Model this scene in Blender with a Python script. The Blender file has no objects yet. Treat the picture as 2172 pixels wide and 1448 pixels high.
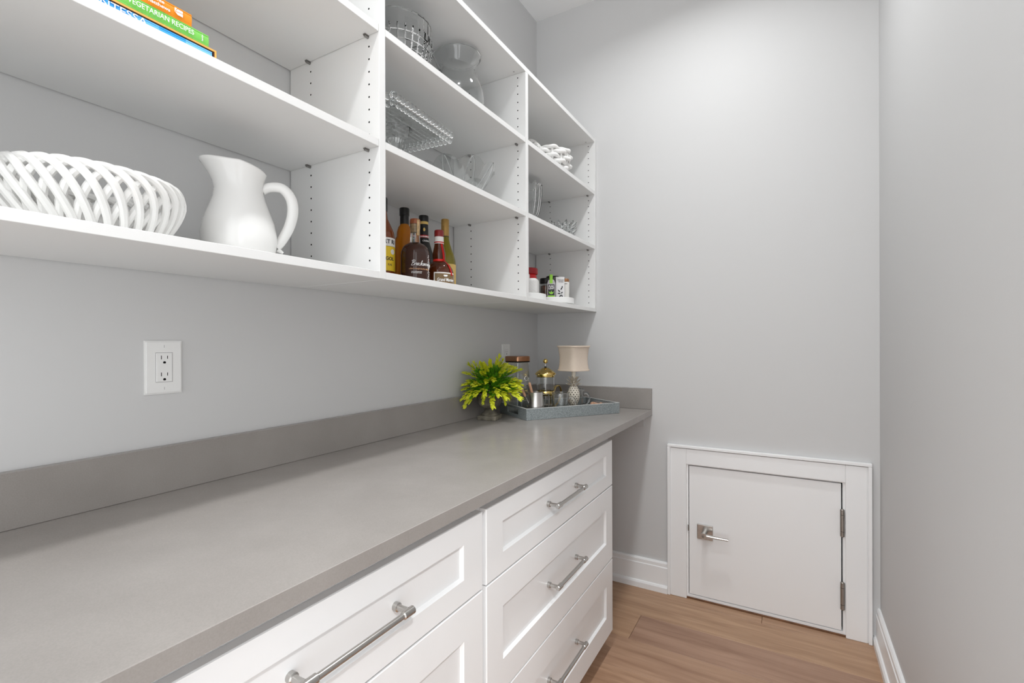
import bpy, bmesh, math, random
from mathutils import Vector, Matrix
random.seed(7)
PI = math.pi
sc = bpy.context.scene
col = sc.collection

# ------------------------------------------------------------------ camera
cam_d = bpy.data.cameras.new('camera'); cam = bpy.data.objects.new('camera', cam_d); col.objects.link(cam)
cam_d.sensor_width = 36.0; cam_d.lens = 1020.34 / 2172 * 36
cam_d.shift_y = 3.46 / 2172; cam_d.clip_start = 0.01
R_ = Vector((0.866361, 0.499407, -0.003272)); U_ = Vector((0.002311, 0.002544, 0.999994)); F_ = Vector((-0.499412, 0.866364, -0.00105))
cam.matrix_world = Matrix(((R_.x, U_.x, -F_.x, 1.262), (R_.y, U_.y, -F_.y, -2.4839), (R_.z, U_.z, -F_.z, 1.256), (0, 0, 0, 1)))
sc.camera = cam
sc.view_settings.view_transform = 'Standard'; sc.view_settings.look = 'None'
sc.view_settings.gamma = 1.0; sc.view_settings.use_curve_mapping = False
sc.view_settings.exposure = 0.33
sc.cycles.use_denoising = True
sc.cycles.max_bounces = 14; sc.cycles.diffuse_bounces = 8; sc.cycles.transmission_bounces = 14; sc.cycles.transparent_max_bounces = 16

# ------------------------------------------------------------------ light
CEIL = 3.108
world = bpy.data.worlds.new('world'); sc.world = world; world.use_nodes = True
world.node_tree.nodes['Background'].inputs[0].default_value = (0.965, 0.985, 1.0, 1)   # the bright kitchen beyond the openings of the pantry
world.node_tree.nodes['Background'].inputs[1].default_value = 1.85
def downlight(x, y, power, size=0.17, z=CEIL - 0.012, spread=140):
    l = bpy.data.lights.new('recessed_downlight', 'AREA'); l.shape = 'DISK'; l.size = size; l.energy = power
    l.color = (0.98, 0.995, 1.0); l.spread = math.radians(spread)
    o = bpy.data.objects.new('recessed_downlight', l); col.objects.link(o); o.location = (x, y, z)
downlight(0.95, -0.74, 9.0, spread=150); downlight(0.95, -1.95, 5.5, spread=135); downlight(0.95, -3.1, 9.0, spread=150)
# two ceiling lights of the kitchen, seen through the doorway in the right wall
downlight(2.37, -3.31, 44, z=3.05, spread=180); downlight(2.37, -3.63, 30, z=3.05, spread=180)

# ------------------------------------------------------------------ materials
def newmat(name):
    m = bpy.data.materials.new(name); m.use_nodes = True
    nt = m.node_tree; b = nt.nodes['Principled BSDF']
    return m, nt, b
def simple(name, rgb, rough=0.5, metal=0.0, spec=0.5, trans=0.0, ior=1.45, coat=0.0, vary=0.0, scale=60, bump=0.0, bscale=200):
    m, nt, b = newmat(name)
    b.inputs['Base Color'].default_value = (*rgb, 1); b.inputs['Roughness'].default_value = rough
    b.inputs['Metallic'].default_value = metal; b.inputs['Specular IOR Level'].default_value = spec
    b.inputs['Transmission Weight'].default_value = trans; b.inputs['IOR'].default_value = ior
    b.inputs['Coat Weight'].default_value = coat
    tc = nt.nodes.new('ShaderNodeTexCoord')
    if vary:
        n = nt.nodes.new('ShaderNodeTexNoise'); n.inputs['Scale'].default_value = scale; n.inputs['Detail'].default_value = 4
        nt.links.new(tc.outputs['Object'], n.inputs['Vector'])
        r = nt.nodes.new('ShaderNodeValToRGB'); nt.links.new(n.outputs['Fac'], r.inputs['Fac'])
        r.color_ramp.elements[0].position = .3; r.color_ramp.elements[1].position = .7
        r.color_ramp.elements[0].color = (*[c * (1 - vary) for c in rgb], 1); r.color_ramp.elements[1].color = (*[min(1, c * (1 + vary)) for c in rgb], 1)
        nt.links.new(r.outputs['Color'], b.inputs['Base Color'])
    if bump:
        n2 = nt.nodes.new('ShaderNodeTexNoise'); n2.inputs['Scale'].default_value = bscale; n2.inputs['Detail'].default_value = 2
        nt.links.new(tc.outputs['Object'], n2.inputs['Vector'])
        bp = nt.nodes.new('ShaderNodeBump'); bp.inputs['Strength'].default_value = bump; bp.inputs['Distance'].default_value = 0.002
        nt.links.new(n2.outputs['Fac'], bp.inputs['Height']); nt.links.new(bp.outputs['Normal'], b.inputs['Normal'])
    return m
M = {}
M['wall'] = simple('wall_paint', (0.60, 0.60, 0.60), 0.55, spec=0.3, bump=0.04, bscale=350)
M['ceiling'] = simple('ceiling_paint', (0.84, 0.84, 0.84), 0.8, spec=0.2)
M['white'] = simple('white_melamine', (0.76, 0.76, 0.752), 0.42, spec=0.4)
M['cab'] = simple('white_lacquer', (0.80, 0.805, 0.81), 0.3, spec=0.45)
M['trim'] = simple('white_trim_paint', (0.86, 0.865, 0.87), 0.35, spec=0.45)
M['plastic'] = simple('white_plastic', (0.80, 0.80, 0.79), 0.3)
M['black'] = simple('black_plastic', (0.012, 0.012, 0.012), 0.35)
M['dark'] = simple('dark_hole', (0.01, 0.01, 0.01), 0.9, spec=0.0)
M['nickel'] = simple('brushed_nickel', (0.50, 0.485, 0.465), 0.26, metal=1.0)
M['hinge'] = simple('satin_nickel', (0.36, 0.335, 0.31), 0.38, metal=1.0)
M['steel'] = simple('stainless_steel', (0.66, 0.64, 0.62), 0.24, metal=1.0)
M['pin'] = simple('steel_pin', (0.3, 0.29, 0.28), 0.35, metal=1.0)
M['gold'] = simple('polished_brass', (0.80, 0.60, 0.22), 0.1, metal=1.0)
M['copper'] = simple('copper_lid', (0.42, 0.22, 0.13), 0.28, metal=1.0)
M['ceramic'] = simple('white_ceramic', (0.78, 0.775, 0.76), 0.1, spec=0.55)
M['ceramic2'] = simple('cream_ceramic', (0.72, 0.705, 0.67), 0.16, spec=0.5)
M['quilt'] = simple('white_quilted_ceramic', (0.74, 0.73, 0.715), 0.3)
M['paper'] = simple('book_paper', (0.78, 0.74, 0.65), 0.8)
M['wlet'] = simple('white_lettering', (0.85, 0.85, 0.84), 0.5)
M['klet'] = simple('dark_lettering', (0.03, 0.03, 0.035), 0.5)
M['clet'] = simple('copper_lettering', (0.62, 0.35, 0.18), 0.5)
M['rlet'] = simple('red_lettering', (0.5, 0.02, 0.02), 0.5)
M['orange'] = simple('orange_cover', (0.80, 0.27, 0.012), 0.35)
M['orange2'] = simple('light_orange_board', (0.85, 0.42, 0.10), 0.4)
M['brownbrd'] = simple('dark_brown_strip', (0.05, 0.015, 0.008), 0.7)
M['green'] = simple('green_cover', (0.20, 0.58, 0.10), 0.35)
def blue_blocks():
    m, nt, b = newmat('blue_patchwork_cover')
    tc = nt.nodes.new('ShaderNodeTexCoord'); mp = nt.nodes.new('ShaderNodeMapping'); mp.inputs['Scale'].default_value = (0, 24, 0)
    w = nt.nodes.new('ShaderNodeTexWhiteNoise'); w.noise_dimensions = '1D'
    sp = nt.nodes.new('ShaderNodeSeparateXYZ'); fl = nt.nodes.new('ShaderNodeMath'); fl.operation = 'FLOOR'
    nt.links.new(tc.outputs['Object'], mp.inputs['Vector']); nt.links.new(mp.outputs['Vector'], sp.inputs['Vector'])
    nt.links.new(sp.outputs['Y'], fl.inputs[0]); nt.links.new(fl.outputs[0], w.inputs['W'])
    r = nt.nodes.new('ShaderNodeValToRGB'); nt.links.new(w.outputs['Value'], r.inputs['Fac'])
    r.color_ramp.elements[0].color = (0.015, 0.33, 0.78, 1); r.color_ramp.elements[1].color = (0.20, 0.55, 0.88, 1)
    nt.links.new(r.outputs['Color'], b.inputs['Base Color']); b.inputs['Roughness'].default_value = 0.35
    return m
M['blue'] = blue_blocks()
def quartz():
    m, nt, b = newmat('warm_grey_quartz')
    tc = nt.nodes.new('ShaderNodeTexCoord')
    n = nt.nodes.new('ShaderNodeTexNoise'); n.inputs['Scale'].default_value = 9; n.inputs['Detail'].default_value = 6
    n2 = nt.nodes.new('ShaderNodeTexNoise'); n2.inputs['Scale'].default_value = 420; n2.inputs['Detail'].default_value = 3
    nt.links.new(tc.outputs['Object'], n.inputs['Vector']); nt.links.new(tc.outputs['Object'], n2.inputs['Vector'])
    r = nt.nodes.new('ShaderNodeValToRGB'); r.color_ramp.elements[0].position = .3; r.color_ramp.elements[1].position = .72
    r.color_ramp.elements[0].color = (0.278, 0.257, 0.240, 1); r.color_ramp.elements[1].color = (0.308, 0.286, 0.268, 1)
    r2 = nt.nodes.new('ShaderNodeValToRGB'); r2.color_ramp.elements[0].position = .35; r2.color_ramp.elements[1].position = .65
    r2.color_ramp.elements[0].color = (0.96, 0.96, 0.96, 1); r2.color_ramp.elements[1].color = (1.03, 1.03, 1.03, 1)
    nt.links.new(n.outputs['Fac'], r.inputs['Fac']); nt.links.new(n2.outputs['Fac'], r2.inputs['Fac'])
    mx = nt.nodes.new('ShaderNodeMix'); mx.data_type = 'RGBA'; mx.blend_type = 'MULTIPLY'; mx.inputs['Factor'].default_value = 1
    nt.links.new(r.outputs['Color'], mx.inputs['A']); nt.links.new(r2.outputs['Color'], mx.inputs['B'])
    nt.links.new(mx.outputs['Result'], b.inputs['Base Color'])
    b.inputs['Roughness'].default_value = 0.24; b.inputs['Specular IOR Level'].default_value = 0.5
    return m
M['quartz'] = quartz()
def oak():
    m, nt, b = newmat('oak_plank')
    tc = nt.nodes.new('ShaderNodeTexCoord'); oi = nt.nodes.new('ShaderNodeObjectInfo')
    ad = nt.nodes.new('ShaderNodeVectorMath'); ad.operation = 'ADD'
    ml = nt.nodes.new('ShaderNodeMath'); ml.operation = 'MULTIPLY'; ml.inputs[1].default_value = 37.0
    nt.links.new(oi.outputs['Random'], ml.inputs[0]); nt.links.new(tc.outputs['Object'], ad.inputs[0]); nt.links.new(ml.outputs[0], ad.inputs[1])
    mp = nt.nodes.new('ShaderNodeMapping'); mp.inputs['Scale'].default_value = (1.6, 22, 22); nt.links.new(ad.outputs['Vector'], mp.inputs['Vector'])
    n = nt.nodes.new('ShaderNodeTexNoise'); n.inputs['Scale'].default_value = 1.3; n.inputs['Detail'].default_value = 7; n.inputs['Roughness'].default_value = .62; n.inputs['Distortion'].default_value = 0.6
    nt.links.new(mp.outputs['Vector'], n.inputs['Vector'])
    r = nt.nodes.new('ShaderNodeValToRGB'); r.color_ramp.elements[0].position = .28; r.color_ramp.elements[1].position = .7
    r.color_ramp.elements[0].color = (0.27, 0.150, 0.092, 1); r.color_ramp.elements[1].color = (0.46, 0.295, 0.198, 1)
    nt.links.new(n.outputs['Fac'], r.inputs['Fac'])
    t = nt.nodes.new('ShaderNodeValToRGB'); nt.links.new(oi.outputs['Random'], t.inputs['Fac'])
    t.color_ramp.elements[0].color = (0.93, 0.90, 0.92, 1); t.color_ramp.elements[1].color = (1.12, 1.12, 1.02, 1)
    mx = nt.nodes.new('ShaderNodeMix'); mx.data_type = 'RGBA'; mx.blend_type = 'MULTIPLY'; mx.inputs['Factor'].default_value = 1
    nt.links.new(r.outputs['Color'], mx.inputs['A']); nt.links.new(t.outputs['Color'], mx.inputs['B'])
    nt.links.new(mx.outputs['Result'], b.inputs['Base Color']); b.inputs['Roughness'].default_value = 0.42
    return m
M['oak'] = oak()
M['joint'] = simple('subfloor', (0.06, 0.035, 0.02), 0.9)
M['threshold'] = simple('dark_oak', (0.16, 0.07, 0.03), 0.5, vary=.3, scale=20)
def thin_glass():
    m, nt, b = newmat('clear_thin_glass'); nt.nodes.remove(b)
    lw = nt.nodes.new('ShaderNodeLayerWeight'); lw.inputs['Blend'].default_value = 0.5
    pw = nt.nodes.new('ShaderNodeMath'); pw.operation = 'POWER'; pw.inputs[1].default_value = 2.6
    fr = nt.nodes.new('ShaderNodeMath'); fr.operation = 'MULTIPLY_ADD'; fr.inputs[1].default_value = 0.75; fr.inputs[2].default_value = 0.09
    nt.links.new(lw.outputs['Facing'], pw.inputs[0]); nt.links.new(pw.outputs[0], fr.inputs[0])
    t = nt.nodes.new('ShaderNodeBsdfTransparent'); t.inputs['Color'].default_value = (0.94, 0.95, 0.947, 1)
    g = nt.nodes.new('ShaderNodeBsdfGlossy'); g.inputs['Roughness'].default_value = 0.02
    mx = nt.nodes.new('ShaderNodeMixShader')
    nt.links.new(fr.outputs[0], mx.inputs[0]); nt.links.new(t.outputs[0], mx.inputs[1]); nt.links.new(g.outputs[0], mx.inputs[2])
    nt.links.new(mx.outputs[0], nt.nodes['Material Output'].inputs['Surface'])
    return m
M['glass'] = thin_glass()
M['crystal'] = simple('cut_crystal', (0.97, 0.98, 0.98), 0.0, trans=1.0, ior=1.48)
M['rum'] = simple('amber_rum_glass', (0.34, 0.085, 0.02), 0.05, trans=0.55)
M['amber'] = simple('amber_liquor_glass', (0.75, 0.26, 0.010), 0.04, trans=0.6)
M['bourbon'] = simple('dark_bourbon_glass', (0.062, 0.020, 0.011), 0.05, trans=0.35, spec=0.6)
M['cognac'] = simple('brown_bottle_glass', (0.10, 0.022, 0.006), 0.06, trans=0.3, spec=0.6)
M['blackglass'] = simple('black_bottle_glass', (0.012, 0.010, 0.009), 0.08, spec=0.6)
M['wineg'] = simple('olive_wine_glass', (0.36, 0.30, 0.018), 0.05, trans=0.55)
M['goldcap'] = simple('matte_gold_cap', (0.48, 0.29, 0.085), 0.42, metal=0.35)
M['redwax'] = simple('dark_red_wax', (0.22, 0.012, 0.012), 0.35)
M['ribbon'] = simple('red_ribbon', (0.75, 0.02, 0.015), 0.4)
M['cork'] = simple('cork', (0.52, 0.36, 0.19), 0.8, vary=.3, scale=120)
M['wood'] = simple('light_wood', (0.46, 0.26, 0.16), 0.5, vary=.15, scale=60)
M['redwood'] = simple('reddish_stopper', (0.28, 0.08, 0.03), 0.4)
M['labelw'] = simple('white_label', (0.78, 0.76, 0.73), 0.5)
M['labely'] = simple('yellow_label', (0.80, 0.55, 0.03), 0.5)
M['labelt'] = simple('tan_label', (0.17, 0.105, 0.045), 0.5)
M['labelg'] = simple('gold_label', (0.75, 0.52, 0.16), 0.45)
M['red'] = simple('red_plastic', (0.62, 0.008, 0.012), 0.3)
M['dred'] = simple('dark_red_lid', (0.33, 0.004, 0.008), 0.35)
M['leafgrn'] = simple('lime_label', (0.30, 0.66, 0.06), 0.5)
M['carton'] = simple('white_carton', (0.72, 0.71, 0.71), 0.5)
M['cartong'] = simple('grey_carton', (0.42, 0.41, 0.42), 0.5)
M['bronze'] = simple('bronze_cap', (0.30, 0.14, 0.06), 0.4, metal=.4)
M['teabag'] = simple('brown_tea_bags', (0.16, 0.10, 0.07), 0.3, vary=.6, scale=45)
M['stone'] = simple('weathered_stone', (0.15, 0.135, 0.105), 0.85, vary=.55, scale=28, bump=.6, bscale=90)
M['lgrn'] = simple('green_leaf', (0.13, 0.36, 0.015), 0.42, vary=.35, scale=30)
M['ygrn'] = simple('yellow_green_leaf', (0.62, 0.66, 0.03), 0.42, vary=.2, scale=30)
M['stem'] = simple('green_stem', (0.09, 0.22, 0.02), 0.5)
M['traymat'] = None
def shagreen():
    m, nt, b = newmat('blue_grey_shagreen')
    tc = nt.nodes.new('ShaderNodeTexCoord'); v = nt.nodes.new('ShaderNodeTexVoronoi'); v.inputs['Scale'].default_value = 520
    nt.links.new(tc.outputs['Object'], v.inputs['Vector'])
    r = nt.nodes.new('ShaderNodeValToRGB'); nt.links.new(v.outputs['Color'], r.inputs['Fac'])
    r.color_ramp.elements[0].color = (0.10, 0.118, 0.122, 1); r.color_ramp.elements[1].color = (0.36, 0.395, 0.40, 1)
    nt.links.new(r.outputs['Color'], b.inputs['Base Color']); b.inputs['Roughness'].default_value = 0.42
    return m
M['tray'] = shagreen()
M['traywhite'] = simple('pale_tray_edge', (0.55, 0.56, 0.55), 0.45)
M['mirror'] = simple('smoked_mirror', (0.16, 0.15, 0.14), 0.05, metal=1.0)
def linen():
    m, nt, b = newmat('oatmeal_linen')
    tc = nt.nodes.new('ShaderNodeTexCoord'); n = nt.nodes.new('ShaderNodeTexNoise'); n.inputs['Scale'].default_value = 500
    nt.links.new(tc.outputs['Object'], n.inputs['Vector'])
    r = nt.nodes.new('ShaderNodeValToRGB'); nt.links.new(n.outputs['Fac'], r.inputs['Fac'])
    r.color_ramp.elements[0].color = (0.50, 0.415, 0.34, 1); r.color_ramp.elements[1].color = (0.68, 0.585, 0.495, 1)
    nt.links.new(r.outputs['Color'], b.inputs['Base Color']); b.inputs['Roughness'].default_value = 0.9; b.inputs['Specular IOR Level'].default_value = .1
    return m
M['linen'] = linen()
M['pine'] = simple('antique_cream_resin', (0.66, 0.61, 0.52), 0.4, vary=.12, scale=60)
M['pinedk'] = simple('dark_diamond', (0.05, 0.04, 0.032), 0.7)  # colour of the dark diamonds spaced over the pineapple

# ------------------------------------------------------------------ mesh helpers
def bx(bm, x0, x1, y0, y1, z0, z1, mi=0):
    vs = [bm.verts.new(p) for p in ((x0, y0, z0), (x1, y0, z0), (x1, y1, z0), (x0, y1, z0), (x0, y0, z1), (x1, y0, z1), (x1, y1, z1), (x0, y1, z1))]
    for q in ((3, 2, 1, 0), (4, 5, 6, 7), (0, 1, 5, 4), (1, 2, 6, 5), (2, 3, 7, 6), (3, 0, 4, 7)):
        f = bm.faces.new([vs[i] for i in q]); f.material_index = mi
    return vs
def box(x0, x1, y0, y1, z0, z1, bevel=0.0, seg=1):
    bm = bmesh.new(); bx(bm, x0, x1, y0, y1, z0, z1)
    if bevel: bmesh.ops.bevel(bm, geom=bm.edges[:], offset=bevel, segments=seg, affect='EDGES', profile=.6)
    return bm
def lathe(bm, prof, seg=32, c=(0, 0), mi=0, cap0=True, cap1=True, sx=1.0, sy=1.0, mod=None):
    rings = []
    for (r, z) in prof:
        ring = []
        for i in range(seg):
            a = 2 * PI * i / seg
            rr, zz = (r, z) if mod is None else mod(r, z, a)
            ring.append(bm.verts.new((c[0] + sx * rr * math.cos(a), c[1] + sy * rr * math.sin(a), zz)))
        rings.append(ring)
    fs = []
    for k in range(len(rings) - 1):
        for i in range(seg):
            j = (i + 1) % seg
            f = bm.faces.new((rings[k][i], rings[k][j], rings[k + 1][j], rings[k + 1][i])); f.material_index = mi; fs.append(f)
    if cap0: bm.faces.new(rings[0][::-1]).material_index = mi
    if cap1: bm.faces.new(rings[-1]).material_index = mi
    return fs
def spline(pts, n, closed=False):
    P = [Vector(p) for p in pts]; out = []
    m = len(P); segs = m if closed else m - 1
    for s in range(segs):
        if closed: p0, p1, p2, p3 = P[(s - 1) % m], P[s], P[(s + 1) % m], P[(s + 2) % m]
        else: p0, p1, p2, p3 = P[max(s - 1, 0)], P[s], P[s + 1], P[min(s + 2, m - 1)]
        for k in range(n):
            t = k / n
            out.append(0.5 * ((2 * p1) + (p2 - p0) * t + (2 * p0 - 5 * p1 + 4 * p2 - p3) * t * t + (3 * p1 - p0 - 3 * p2 + p3) * t ** 3))
    if not closed: out.append(P[-1])
    return out
def prism(bm, pts, t, mi=0):
    """extrude a flat polygon given as 3D points by the vector t"""
    A = [bm.verts.new(p) for p in pts]; B = [bm.verts.new(Vector(p) + Vector(t)) for p in pts]; n = len(A)
    bm.faces.new(A[::-1]).material_index = mi; bm.faces.new(B).material_index = mi
    for i in range(n): bm.faces.new((A[i], A[(i + 1) % n], B[(i + 1) % n], B[i])).material_index = mi
def tube(bm, pts, r, seg=8, closed=False, mi=0, flat=1.0, up=None):
    P = [Vector(p) for p in pts]; n = len(P)
    rad = r if isinstance(r, (list, tuple)) else [r] * n
    T = []
    for i in range(n):
        a = P[(i - 1) % n] if (closed or i > 0) else P[0]; b = P[(i + 1) % n] if (closed or i < n - 1) else P[-1]
        t = (b - a); T.append(t.normalized() if t.length > 1e-9 else Vector((0, 0, 1)))
    nrm = Vector(up) if up else (Vector((0, 0, 1)) if abs(T[0].z) < .9 else Vector((1, 0, 0)))
    rings = []
    for i in range(n):
        nn = nrm - T[i] * nrm.dot(T[i])
        if nn.length < 1e-6: nn = T[i].orthogonal()
        nn.normalize()
        if not up: nrm = nn
        bb = T[i].cross(nn)
        rings.append([bm.verts.new(P[i] + (nn * math.cos(2 * PI * k / seg) * flat + bb * math.sin(2 * PI * k / seg)) * rad[i]) for k in range(seg)])
    for i in range(n if closed else n - 1):
        A, B = rings[i], rings[(i + 1) % n]
        for k in range(seg):
            bm.faces.new((A[k], A[(k + 1) % seg], B[(k + 1) % seg], B[k])).material_index = mi
    if not closed:
        bm.faces.new(rings[0][::-1]).material_index = mi; bm.faces.new(rings[-1]).material_index = mi
def cyl(bm, a, b, r, seg=16, mi=0): tube(bm, [a, b], r, seg, mi=mi)
def ball(bm, c, r, u=12, v=8, mi=0, sc_=(1, 1, 1)):
    d = bmesh.ops.create_uvsphere(bm, u_segments=u, v_segments=v, radius=r, matrix=Matrix.Translation(c) @ Matrix.Diagonal((*sc_, 1)))
    for vv in d['verts']:
        for f in vv.link_faces: f.material_index = mi
def wmat(o):
    m = Matrix.LocRotScale(o.location, o.rotation_euler, o.scale)
    return (wmat(o.parent) @ m) if o.parent else m
def finish(name, me, mats, parent):
    o = bpy.data.objects.new(name, me); col.objects.link(o)
    if not me.materials:
        for m in (mats if isinstance(mats, (list, tuple)) else [mats]): me.materials.append(M[m] if isinstance(m, str) else m)
    if parent is not None: o.parent = parent
    return o
def obj(name, bm, mats, parent=None, smooth=False, world=False, angle=40):
    """link a bmesh as ONE mesh object; world=True means the coordinates are world ones"""
    if world and parent is not None: bm.transform(wmat(parent).inverted())
    bmesh.ops.recalc_face_normals(bm, faces=bm.faces[:])
    me = bpy.data.meshes.new(name); bm.to_mesh(me); bm.free()
    if smooth:
        me.shade_smooth()
        try: me.set_sharp_from_angle(angle=math.radians(angle))
        except Exception: pass
    return finish(name, me, mats, parent)
def thing(name, label, cat, loc=(0, 0, 0), rotz=0, group=None):
    o = bpy.data.objects.new(name, None); col.objects.link(o); o.empty_display_size = .05
    o.location = loc; o.rotation_euler = (0, 0, rotz)
    if label: o['label'] = label
    if cat: o['category'] = cat
    if group: o['group'] = group
    return o
def tag(o, label, cat, group=None):
    o['label'] = label; o['category'] = cat
    if group: o['group'] = group
    return o
def struct(name, bm, mats, label=None, cat=None, smooth=False):
    o = obj(name, bm, mats, None, smooth); o['kind'] = 'structure'
    if label: o['label'] = label
    if cat: o['category'] = cat
    return o
def sroot(name, label, cat, loc=(0, 0, 0)):
    o = thing(name, label, cat, loc); o['kind'] = 'structure'; return o
def text_bm(body, size, shear=0.0, extrude=0.0003, width=None, bold=0.0):
    cu = bpy.data.curves.new('lettering', 'FONT'); cu.body = body; cu.size = size; cu.shear = shear
    cu.align_x = 'CENTER'; cu.align_y = 'CENTER'; cu.extrude = extrude; cu.resolution_u = 3; cu.offset = bold
    o = bpy.data.objects.new('lettering', cu); col.objects.link(o)
    dg = bpy.context.evaluated_depsgraph_get()
    me = bpy.data.meshes.new_from_object(o.evaluated_get(dg))
    bpy.data.objects.remove(o); bpy.data.curves.remove(cu)
    bm = bmesh.new(); bm.from_mesh(me); bpy.data.meshes.remove(me)
    if width and bm.verts:
        w = max(v.co.x for v in bm.verts) - min(v.co.x for v in bm.verts)
        for v in bm.verts: v.co.x *= width / w
    return bm
def strokes(rows, h, gap, width, seed=1):
    """print too small to read: rows of short bars"""
    bm = bmesh.new(); r_ = random.Random(seed)
    for k in range(rows):
        x = -width / 2; y = (rows - 1) * gap / 2 - k * gap
        while x < width / 2 - h * .5:
            w = min(h * r_.uniform(.6, 2.2), width / 2 - x); bx(bm, x, x + w, y - h / 2, y + h / 2, -.0002, .0003); x += w + h * .5
    return bm
def on_plane(bm, org, right, up):
    r = Vector(right).normalized(); u = Vector(up).normalized(); n = r.cross(u); o = Vector(org)
    for v in bm.verts: v.co = o + r * v.co.x + u * v.co.y + n * v.co.z
    return bm
def on_cyl(bm, R, a0, z0, rfun=None):
    for v in bm.verts:
        rr = (rfun(z0 + v.co.y) if rfun else R) + v.co.z; a = a0 + v.co.x / R
        v.co = Vector((rr * math.cos(a), rr * math.sin(a), z0 + v.co.y))
    return bm
def arc(bm, R, a0, a1, z0, z1, n=12, t=0.0004, mi=0, rtop=None):
    rt = rtop if rtop else R
    V = [[bm.verts.new(((r_ + t) * math.cos(a0 + (a1 - a0) * i / n), (r_ + t) * math.sin(a0 + (a1 - a0) * i / n), z)) for i in range(n + 1)] for r_, z in ((R, z0), (rt, z1))]
    W = [[bm.verts.new(((r_ - .001) * math.cos(a0 + (a1 - a0) * i / n), (r_ - .001) * math.sin(a0 + (a1 - a0) * i / n), z)) for i in range(n + 1)] for r_, z in ((R, z0), (rt, z1))]
    for i in range(n):
        bm.faces.new((V[0][i], V[0][i + 1], V[1][i + 1], V[1][i])).material_index = mi
        bm.faces.new((W[0][i + 1], W[0][i], W[1][i], W[1][i + 1])).material_index = mi
        bm.faces.new((V[0][i + 1], V[0][i], W[0][i], W[0][i + 1])).material_index = mi
        bm.faces.new((V[1][i], V[1][i + 1], W[1][i + 1], W[1][i])).material_index = mi
    for i in (0, n): bm.faces.new((V[0][i], V[1][i], W[1][i], W[0][i])).material_index = mi
def arcpart(name, mat, parent, *a, **k):
    bm = bmesh.new(); arc(bm, *a, **k); return obj(name, bm, mat, parent, smooth=True)
def lathepart(name, mat, parent, prof, seg=32, smooth=True, **k):
    bm = bmesh.new(); lathe(bm, prof, seg, **k); return obj(name, bm, mat, parent, smooth=smooth)
CAMXY = Vector((1.262, -2.484))
def facing(x, y): return math.atan2(CAMXY.y - y, CAMXY.x - x)

# ================================================================== SETTING
YR = -3.3; W = 1.586
CT = 0.914                                  # counter height
struct('wall_left', box(-0.12, 0, YR, 0.12, -0.02, CEIL), 'wall', 'light grey painted wall behind the shelves and counter', 'wall')
bm = bmesh.new()                             # back wall with the opening of the little door
OX0, OX1, OZ = 0.822, 1.468, 0.660
for a in ((0, OX0, 0, .12, -.02, CEIL), (OX1, W, 0, .12, -.02, CEIL), (OX0, OX1, 0, .12, OZ, CEIL)): bx(bm, *a)
struct('wall_back', bm, 'wall', 'light grey painted end wall with the low white door', 'wall')
bm = bmesh.new()                             # right wall with a doorway beside the viewer
DY0, DY1, DZ = -2.90, -2.34, 2.44
for a in ((W, W + .12, DY1, .12, -.02, CEIL), (W, W + .12, YR, DY0, -.02, CEIL), (W, W + .12, DY0, DY1, DZ, CEIL)): bx(bm, *a)
struct('wall_right', bm, 'wall', 'bare light grey painted wall facing the counter', 'wall')
struct('ceiling', box(-0.12, W + .12, YR, 0.12, CEIL, CEIL + .1), 'ceiling', 'white ceiling above the pantry', 'ceiling')

fl = sroot('floor', 'warm brown oak plank floor of the pantry', 'floor')
obj('subfloor', box(-0.02, W + .02, YR - .3, 0.10, -0.04, -0.0045), 'joint', fl)
def plank(x0, x1, y0, y1): obj('plank', box(x0 + .0006, x1 - .0006, y0 + .0006, y1 - .0006, -.0045 - .012, 0, 0.0012), 'oak', fl)
rows = {0: [1.152], 1: [-0.3, 1.75], 2: [0.668], 3: [1.9], 4: [0.25, 1.5], 5: [0.9], 6: [0.4], 7: [1.2], 8: [0.7]}
y1 = 0.10; y0 = -0.07; k = 0
while y1 > YR - .3:
    js = [-0.02] + [j for j in rows.get(k, [(k * .37) % 1.5]) if -.02 < j < W] + [W + .02]
    for a, b in zip(js[:-1], js[1:]): plank(a, b, y0, y1)
    y1 = y0; y0 -= 0.2; k += 1

def base_profile():     # (distance from wall, height)
    return [(0, 0), (0.026, 0), (0.026, 0.026), (0.021, 0.034), (0.0155, 0.036), (0.0155, 0.122), (0.0125, 0.126), (0.0125, 0.142), (0.008, 0.149), (0, 0.149)]
def baseboard(name, p0, p1, nrm, label):
    bm = bmesh.new(); pr = base_profile(); A = []; B = []
    for (d, z) in pr:
        A.append(bm.verts.new((p0[0] + nrm[0] * d, p0[1] + nrm[1] * d, z + .0002))); B.append(bm.verts.new((p1[0] + nrm[0] * d, p1[1] + nrm[1] * d, z + .0002)))
    n = len(pr)
    for i in range(n): bm.faces.new((A[i], A[(i + 1) % n], B[(i + 1) % n], B[i]))
    bm.faces.new(A[::-1]); bm.faces.new(B)
    return struct(name, bm, 'trim', label, 'baseboard')
baseboard('baseboard_back', (0.0, 0), (0.7325, 0), (0, -1), 'white moulded baseboard on the end wall under the counter')
baseboard('baseboard_right', (W, DY1), (W, 0.0), (-1, 0), 'white moulded baseboard along the bare wall')
# small painted cleat under the counter on the end wall
struct('trim_1', box(0.40, 0.617, -0.02, 0, 0.825, 0.883, .001), 'wall', 'grey painted support cleat under the end of the counter', 'trim')

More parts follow.
